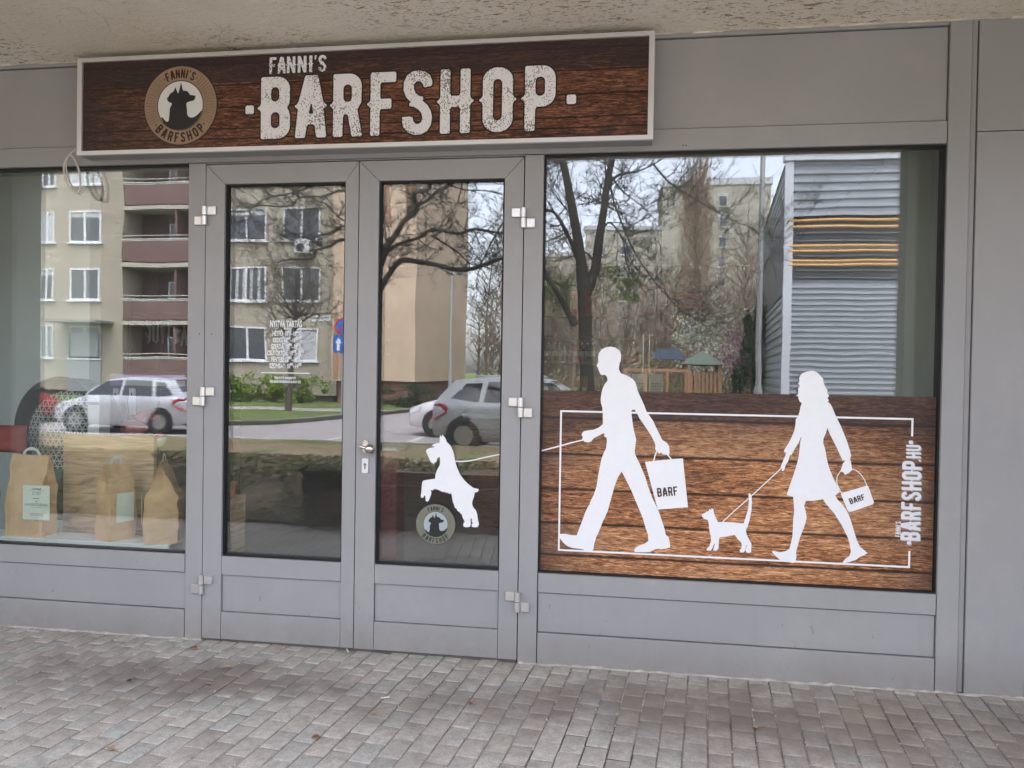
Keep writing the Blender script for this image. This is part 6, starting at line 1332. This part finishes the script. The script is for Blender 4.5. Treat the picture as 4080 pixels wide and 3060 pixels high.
# ribbed metal building
SIL = mat('ribbed_metal', (.33, .36, .39), .45, .35, .05, 1.5); SILD = mat('dark_metal', (.10, .105, .115), .5, .2, .08, 2); YEL = mat('yellow_rail', (.60, .34, .10), .5)
sx0, sz1 = 5.403, 8.755; sx1 = sx0 + 26; fyy = -44.7768  # right end lengthened out of view to block low sky light
fyy = -41.0; fx = 7.298
mb_ = thing('metal_building', 'grey ribbed-metal building with yellow rails mirrored in the right window', 'building', (sx0 + 4, -30, 0))
za_, zb_ = 6.932, 4.711
def ribs(name, p0, p1, z0, z1, pitch, dp, m, parent):
    p0, p1 = Vector(p0), Vector(p1); t_ = (p1 - p0).normalized(); n_ = Vector((t_.y, -t_.x)) * -1
    b = MB(); n = int((z1 - z0) / pitch); zz = []
    for i in range(n):
        z = z0 + i * pitch; zz += [(z, 0), (z + pitch * .42, 0), (z + pitch * .55, -dp), (z + pitch * .86, -dp)]
    zz.append((z1, 0)); vs = []
    for p_ in (p0, p1):
        for z, o_ in zz: vs.append((p_.x + n_.x * o_, p_.y + n_.y * o_, z))
    q = len(zz); b.add(vs, [(i, i + 1, i + 1 + q, i + q) for i in range(q - 1)])
    return b.build(name, m, parent)
cor = (sx0, -24.0); far_ = (fx, fyy); rgt = (sx1, -24.0)
ribs('ribbed_wall', cor, rgt, za_, sz1, .285, .09, SIL, mb_); ribs('ribbed_wall', cor, rgt, -.1, zb_, .19, .085, SIL, mb_)
ribs('ribbed_wall', far_, cor, za_, sz1, .285, .09, SIL, mb_); ribs('ribbed_wall', far_, cor, -.1, zb_ - .3, .30, .06, SIL, mb_)
MB().add([(cor[0], -24.35, zb_ - .4), (rgt[0], -24.35, zb_ - .4), (rgt[0], -24.35, za_ + .3), (cor[0], -24.35, za_ + .3), (far_[0] + .1, far_[1], zb_ - .4), (far_[0] + .1, far_[1], za_ + .3), (far_[0] + 9, -44, zb_ - .4), (far_[0] + 9, -44, za_ + .3)],
         [(0, 1, 2, 3), (4, 0, 3, 5), (1, 6, 7, 2), (6, 4, 5, 7)]).build('window_band', SILD, mb_)
MB().box(sx0 - .05, sx0 + .22, -24.0, -23.9, -.1, sz1 + .05).box(sx0 - .1, sx1 + .1, -24.2, -23.8, sz1 + .02, sz1 + .26).build('corner_trim', mat('trim_pale', (.48, .51, .54), .4, .3), mb_)
sl2 = MB(); z = zb_ + .1
while z < za_: sl2.box(sx0 + .4, sx1, -24.3, -24.24, z, z + .05); z += .26
sl2.build('louvre', mat('louvre_grey', (.20, .21, .23), .5, .2), mb_)
for yy in [6.763,6.542,5.911,5.737,5.389,5.247]: MB().tube([(sx0 + .1, -23.93, yy), (sx1, -23.93, yy + .02)], .045, 8).build('yellow_rail', YEL, mb_)
MB().add([(sx0, -24.4, sz1), (sx1, -24.4, sz1), (fx + 9.5, fyy, sz1 + .1), (fx, fyy, sz1 + .1)], [(0, 1, 2, 3)]).build('roof', SILD, mb_)
# lamp posts, road sign
def pole(name, label, p_, h_, r_, arm=True, cat='lamp post'):
    t = thing(name, label, cat, (p_[0], p_[1], -.03)); g_ = mat('galvanised', (.36, .37, .37), .5, .5)
    MB().tube([(p_[0], p_[1], -.05), (p_[0], p_[1], 1.2), (p_[0], p_[1], 1.21), (p_[0], p_[1], h_)], [r_ * 1.5, r_ * 1.5, r_, r_ * .8], 12).build('post', g_, t, smooth=True)
    if arm:
        MB().tube([(p_[0], p_[1], h_ - .05), (p_[0], p_[1] - .4, h_ + .25), (p_[0], p_[1] - 1.2, h_ + .35)], r_ * .6, 8).build('arm', g_, t, smooth=True)
        MB().ball((p_[0], p_[1] - 1.4, h_ + .33), .22, 12, 8, (.6, 1.3, .4)).build('lamp_head', g_, t, smooth=True)
    return t
p_ = (2.263,-10.0,0.694); pole('lamp_post', 'grey lamp post mirrored at the left edge of the metal building', p_, 7.5, .05)
p_ = (-6.856,-26,0.524); pole('lamp_post', 'thin pale lamp post mirrored in the middle of the right door pane', p_, 5.122, .06)
p_ = (-8.862,-19.6,1.372); t = thing('road_sign', 'round no-stopping sign over a square blue one mirrored in the left door', 'road sign', (p_[0], p_[1], 0))
MB().tube([(p_[0], p_[1] - .04, -.05), (p_[0], p_[1] - .04, 3.054)], .03, 8).build('post', MATS['galvanised'], t)
zc, rc = 2.747, .27
BLU, RED, SW = mat('sign_blue', (.02, .12, .42), .4), mat('sign_red', (.5, .03, .04), .4), mat('sign_white', (.7, .72, .74), .4)
MB().lathe([(rc, 0), (rc, .012)], 32, (p_[0], p_[1], zc), 'y').build('disc', RED, t)
MB().lathe([(rc * .80, 0), (rc * .80, .004)], 32, (p_[0], p_[1] + .013, zc), 'y').build('disc_centre', BLU, t)
for s_ in (-1, 1): 
    b = MB(); c45 = math.sqrt(.5); a_ = rc * .80; wv = .028
    b.add([(p_[0] - s_ * a_ * c45 - wv * c45, p_[1] + .0185 + .002 * s_, zc - a_ * c45 + s_ * wv * c45), (p_[0] - s_ * a_ * c45 + wv * c45, p_[1] + .0185 + .002 * s_, zc - a_ * c45 - s_ * wv * c45), (p_[0] + s_ * a_ * c45 + wv * c45, p_[1] + .0185 + .002 * s_, zc + a_ * c45 - s_ * wv * c45), (p_[0] + s_ * a_ * c45 - wv * c45, p_[1] + .0185 + .002 * s_, zc + a_ * c45 + s_ * wv * c45)], [(0, 1, 2, 3)]); b.build('bar', RED, t)
zq = 2.221; MB().box(p_[0] - .28, p_[0] + .28, p_[1], p_[1] + .012, zq - .28, zq + .26).build('square_plate', BLU, t)
for s_ in (-1, 1):
    b = MB(); xx = p_[0] + .12 * s_; b.prism([(xx - .045, zq - .22), (xx + .045, zq - .22), (xx + .045, zq), (xx + .10, zq), (xx, zq + .18), (xx - .10, zq), (xx - .045, zq)], p_[1] + .012, p_[1] + .017); b.build('arrow', SW, t)
# play area: hut with green roof, bench-like frame
p_ = (3.22,-30,0.861); z_, zr_ = 1.85, 2.442
t = thing('play_hut', 'wooden play hut with a green pyramid roof mirrored in the right window', 'play hut', (p_[0], p_[1], 0)); hw = 0.867
MB().add([(p_[0] - hw, p_[1] - hw, z_), (p_[0] + hw, p_[1] - hw, z_), (p_[0] + hw, p_[1] + hw, z_), (p_[0] - hw, p_[1] + hw, z_), (p_[0], p_[1], zr_), (p_[0], p_[1], z_ - .05)], [(0, 1, 4), (1, 2, 4), (2, 3, 4), (3, 0, 4), (1, 0, 5), (2, 1, 5), (3, 2, 5), (0, 3, 5)]).build('roof', mat('green_roof', (.11, .145, .12), .8), t)
for sx_ in (-1, 1):
    for sy_ in (-1, 1): MB().box(p_[0] + sx_ * hw * .8 - .06, p_[0] + sx_ * hw * .8 + .06, p_[1] + sy_ * hw * .8 - .06, p_[1] + sy_ * hw * .8 + .06, -.1, z_).build('post', mat('play_timber', (.30, .17, .09), .8), t)
b = MB()
for i in range(9): xx = p_[0] - hw * .75 + i * hw * 1.5 / 8; b.box(xx - .05, xx + .05, p_[1] + hw * .8, p_[1] + hw * .8 + .03, .1, z_ - .3)
b.build('slats', MATS['play_timber'], t)
p_ = (1.199,-26,1.455); t = thing('climbing_frame', 'long wooden climbing frame with a blue canopy mirrored left of the play hut', 'climbing frame', (p_[0], p_[1], 0)); hx_ = 1.238; zb_2 = 1.613
MB().box(p_[0] - hx_, p_[0] + hx_, p_[1] - .1, p_[1] + .1, zb_2 - .1, zb_2).build('beam', MATS['play_timber'], t)
for k in range(4): xx = p_[0] - hx_ + k * 2 * hx_ / 3; MB().box(xx - .06, xx + .06, p_[1] - .8, p_[1] - .68, -.1, zb_2).build('post', MATS['play_timber'], t)
MB().prism([(p_[0] - hx_ * .2, zb_2 + .35), (p_[0] + hx_ * .9, zb_2 + .35), (p_[0] + hx_ * .7, zb_2 + .75), (p_[0], zb_2 + .75)], p_[1] - 1.5, p_[1] - .5).build('canopy', mat('canopy_blue', (.07, .10, .14), .8), t)

# ---------------------------------------------------------------- parked cars
TYRE = mat('tyre', (.02, .02, .02), .9); RIM = mat('rim', (.45, .46, .47), .3, .8); CG = mat('car_glass', (.015, .018, .022), .05, spec=.9); TL = mat('tail_red', (.40, .02, .03), .2); HL = mat('lamp_clear', (.6, .62, .65), .1, .2); PLM = mat('plastic_black', (.02, .02, .022), .6)
def car(label, x0, y0, dirn, colr, L=4.1, Hh=1.46, W_=1.74, zg=-.14, painted_glare=False, scl=.88, nm='parked_car'):
    # local: nose at +x; placed with its middle at (x0, y0)
    t = thing(nm, label, 'car', (x0, y0, zg), 'cars parked along the street'); t.scale = (scl, scl, scl)
    paint = mat('paint_%d_%d_%d' % tuple(int(c * 100) for c in colr), colr, .25, .35, spec=.6)
    hl = L / 2
    def W(x, y, z): return (x0 + dirn * x, y0 + y, zg + z)
    # body: loft of cross-sections along x : (x, half width, z sill, z belt)
    st = [(-hl, .55, .42, .78), (-hl + .06, .74, .30, .92), (-hl + .30, .84, .22, .98), (-hl + .9, .87, .20, .98), (0, .87, .20, .96), (hl - 1.25, .87, .20, .94), (hl - .8, .86, .20, .90), (hl - .35, .80, .22, .80), (hl - .08, .68, .28, .70), (hl, .50, .38, .60)]
    vs = []; K = 12
    for (x, w2, zs_, zb2) in st:
        w2 *= W_ / 1.74
        prof = [(w2 * .90, zs_), (w2, zs_ + .12), (w2 * 1.0, (zs_ + zb2) / 2), (w2 * .985, zb2 - .08), (w2 * .93, zb2), (w2 * .45, zb2 + .035)]
        pr_ = prof + [(-a, c_) for a, c_ in prof[::-1]]
        vs += [W(x, a, c_) for a, c_ in pr_]
    fs = [(i * K + k, i * K + (k + 1) % K, (i + 1) * K + (k + 1) % K, (i + 1) * K + k) for i in range(len(st) - 1) for k in range(K)] + [tuple(range(K)), tuple(range((len(st) - 1) * K, len(st) * K))]
    MB().add(vs, fs).build('body', paint, t, smooth=True)
    # cabin
    gb = [(-hl + .10, .76, .95), (-hl + .22, .72, 1.12), (-hl + .48, .62, Hh - .05), (-hl + .9, .58, Hh), (-.1, .58, Hh), (.35, .58, Hh - .06), (.75, .66, 1.18), (1.05, .74, .93)]
    vs = []
    for x, w2, z in gb: vs += [W(x, w2, z), W(x, -w2, z)]
    bt_ = []
    for x, w2, z in gb: bt_ += [W(x, .79, .93), W(x, -.79, .93)]
    n = len(gb); fs = [(2 * i, 2 * i + 1, 2 * i + 3, 2 * i + 2) for i in range(n - 1)] + [(2 * i, 2 * i + 2, 2 * n + 2 * i + 2, 2 * n + 2 * i) for i in range(n - 1)] + [(2 * i + 3, 2 * i + 1, 2 * n + 2 * i + 1, 2 * n + 2 * i + 3) for i in range(n - 1)]
    MB().add(vs + bt_, fs).build('cabin', paint, t, smooth=True)
    def side(pts, m, nm_, off=.012):
        for s_ in (-1, 1):
            vv = []
            for x, z in pts:
                f = (z - .93) / (Hh - .93); hw_ = .79 + (.58 - .79) * min(1, max(0, f)); vv.append(W(x, s_ * (hw_ + off), z))
            MB().add(vv, [tuple(range(len(vv)))]).build(nm_, m, t)
    side([(-.02, .985), (.90, .985), (.42, Hh - .10), (-.02, Hh - .08)], CG, 'side_window'); side([(-.95, .985), (-.10, .985), (-.10, Hh - .08), (-.88, Hh - .08)], CG, 'side_window')
    side([(-hl + .42, 1.04), (-1.05, .99), (-1.0, Hh - .10), (-hl + .72, Hh - .12)], CG, 'side_window')
    def cross(a, b_, m, nm_, ins=.06, off=.012):
        (xa_, wa_, za2), (xb_, wb2, zb3) = a, b_; d_ = Vector((-(zb3 - za2), 0, (xb_ - xa_))).normalized(); d_ = d_ if d_.z > 0 else -d_
        MB().add([W(xa_ + d_.x * off, wa_ - ins, za2 + d_.z * off), W(xa_ + d_.x * off, -wa_ + ins, za2 + d_.z * off), W(xb_ + d_.x * off, -wb2 + ins, zb3 + d_.z * off), W(xb_ + d_.x * off, wb2 - ins, zb3 + d_.z * off)], [(0, 1, 2, 3)]).build(nm_, m, t)
    cross(gb[1], gb[2], CG, 'rear_window'); cross(gb[5], gb[7], WB if painted_glare else CG, 'windscreen')  # one car: card white imitates a reflection on the windscreen
    for x in (-hl + .72, hl - .82):
        for s_ in (-1, 1):
            w_ = MB().lathe([(.20, -.10), (.31, -.10), (.325, -.07), (.325, .07), (.31, .10), (.20, .10)], 24, W(x, s_ * .80, .32), 'y').build('wheel', TYRE, t, smooth=True)
            MB().lathe([(.20, -.105), (.20, .105)], 16, W(x, s_ * .80, .32), 'y').build('rim', RIM, w_)
            MB().lathe([(.37, -.03), (.37, .02)], 24, W(x, s_ * .845, .34), 'y').build('wheel_arch', PLM, t)
    for s_ in (-1, 1):
        b = MB(); b.add([W(-hl + .02, s_ * .42, .82), W(-hl - .03, s_ * .60, .66), W(-hl + .10, s_ * .80, .62), W(-hl + .38, s_ * .875, .80), W(-hl + .33, s_ * .86, .92), W(-hl + .10, s_ * .74, .97)], [(0, 1, 2, 3, 4, 5)]); b.build('tail_light', TL, t)
        b = MB(); b.add([W(hl - .02, s_ * .45, .60), W(hl - .10, s_ * .70, .58), W(hl - .36, s_ * .82, .66), W(hl - .40, s_ * .80, .79), W(hl - .12, s_ * .62, .72)], [(0, 1, 2, 3, 4)]); b.build('headlight', HL, t)
        MB().ball(W(.88, s_ * .95, 1.0), .10, 10, 8, (.6, 1, .6)).build('mirror', PLM, t, smooth=True)
        MB().tube([W(-hl + .9, s_ * .55, Hh + .035), W(.15, s_ * .55, Hh + .02)], .016, 6).build('roof_rail', RIM, t)
    MB().box(*sorted((x0 + dirn * (-hl - .02), x0 + dirn * (-hl + .05))), y0 - .26, y0 + .26, zg + .50, zg + .61).build('number_plate', SW, t)
    MB().box(*sorted((x0 + dirn * (-hl - .02), x0 + dirn * (-hl + .3))), y0 - .66, y0 + .66, zg + .26, zg + .42).build('bumper', PLM, t)
    return t
xg = -3.855; car('silver-grey hatchback mirrored in the right door, its red tail light beside the dog', xg + 2.12, -11.5, 1, (.36, .38, .40), scl=.97)
xw = -4.933; car('white car facing left, white reflection painted on its windscreen, mirrored behind the grey hatchback', xw + 1.85, -14.3, -1, (.78, .74, .77), painted_glare=True, scl=.95)
xs = -12.794; car('silver hatchback facing left mirrored behind the toys in the left window', -11.419, -13.0, -1, (.50, .52, .55), L=3.9)
car('small red car mirrored above the round pet bed', -16.562, -14.4, 1, (.30, .025, .025), L=3.7, Hh=1.42)
car('dark blue car parked far off, mirrored between tree trunks in the right door', -9.957, -36, 1, (.05, .07, .12))
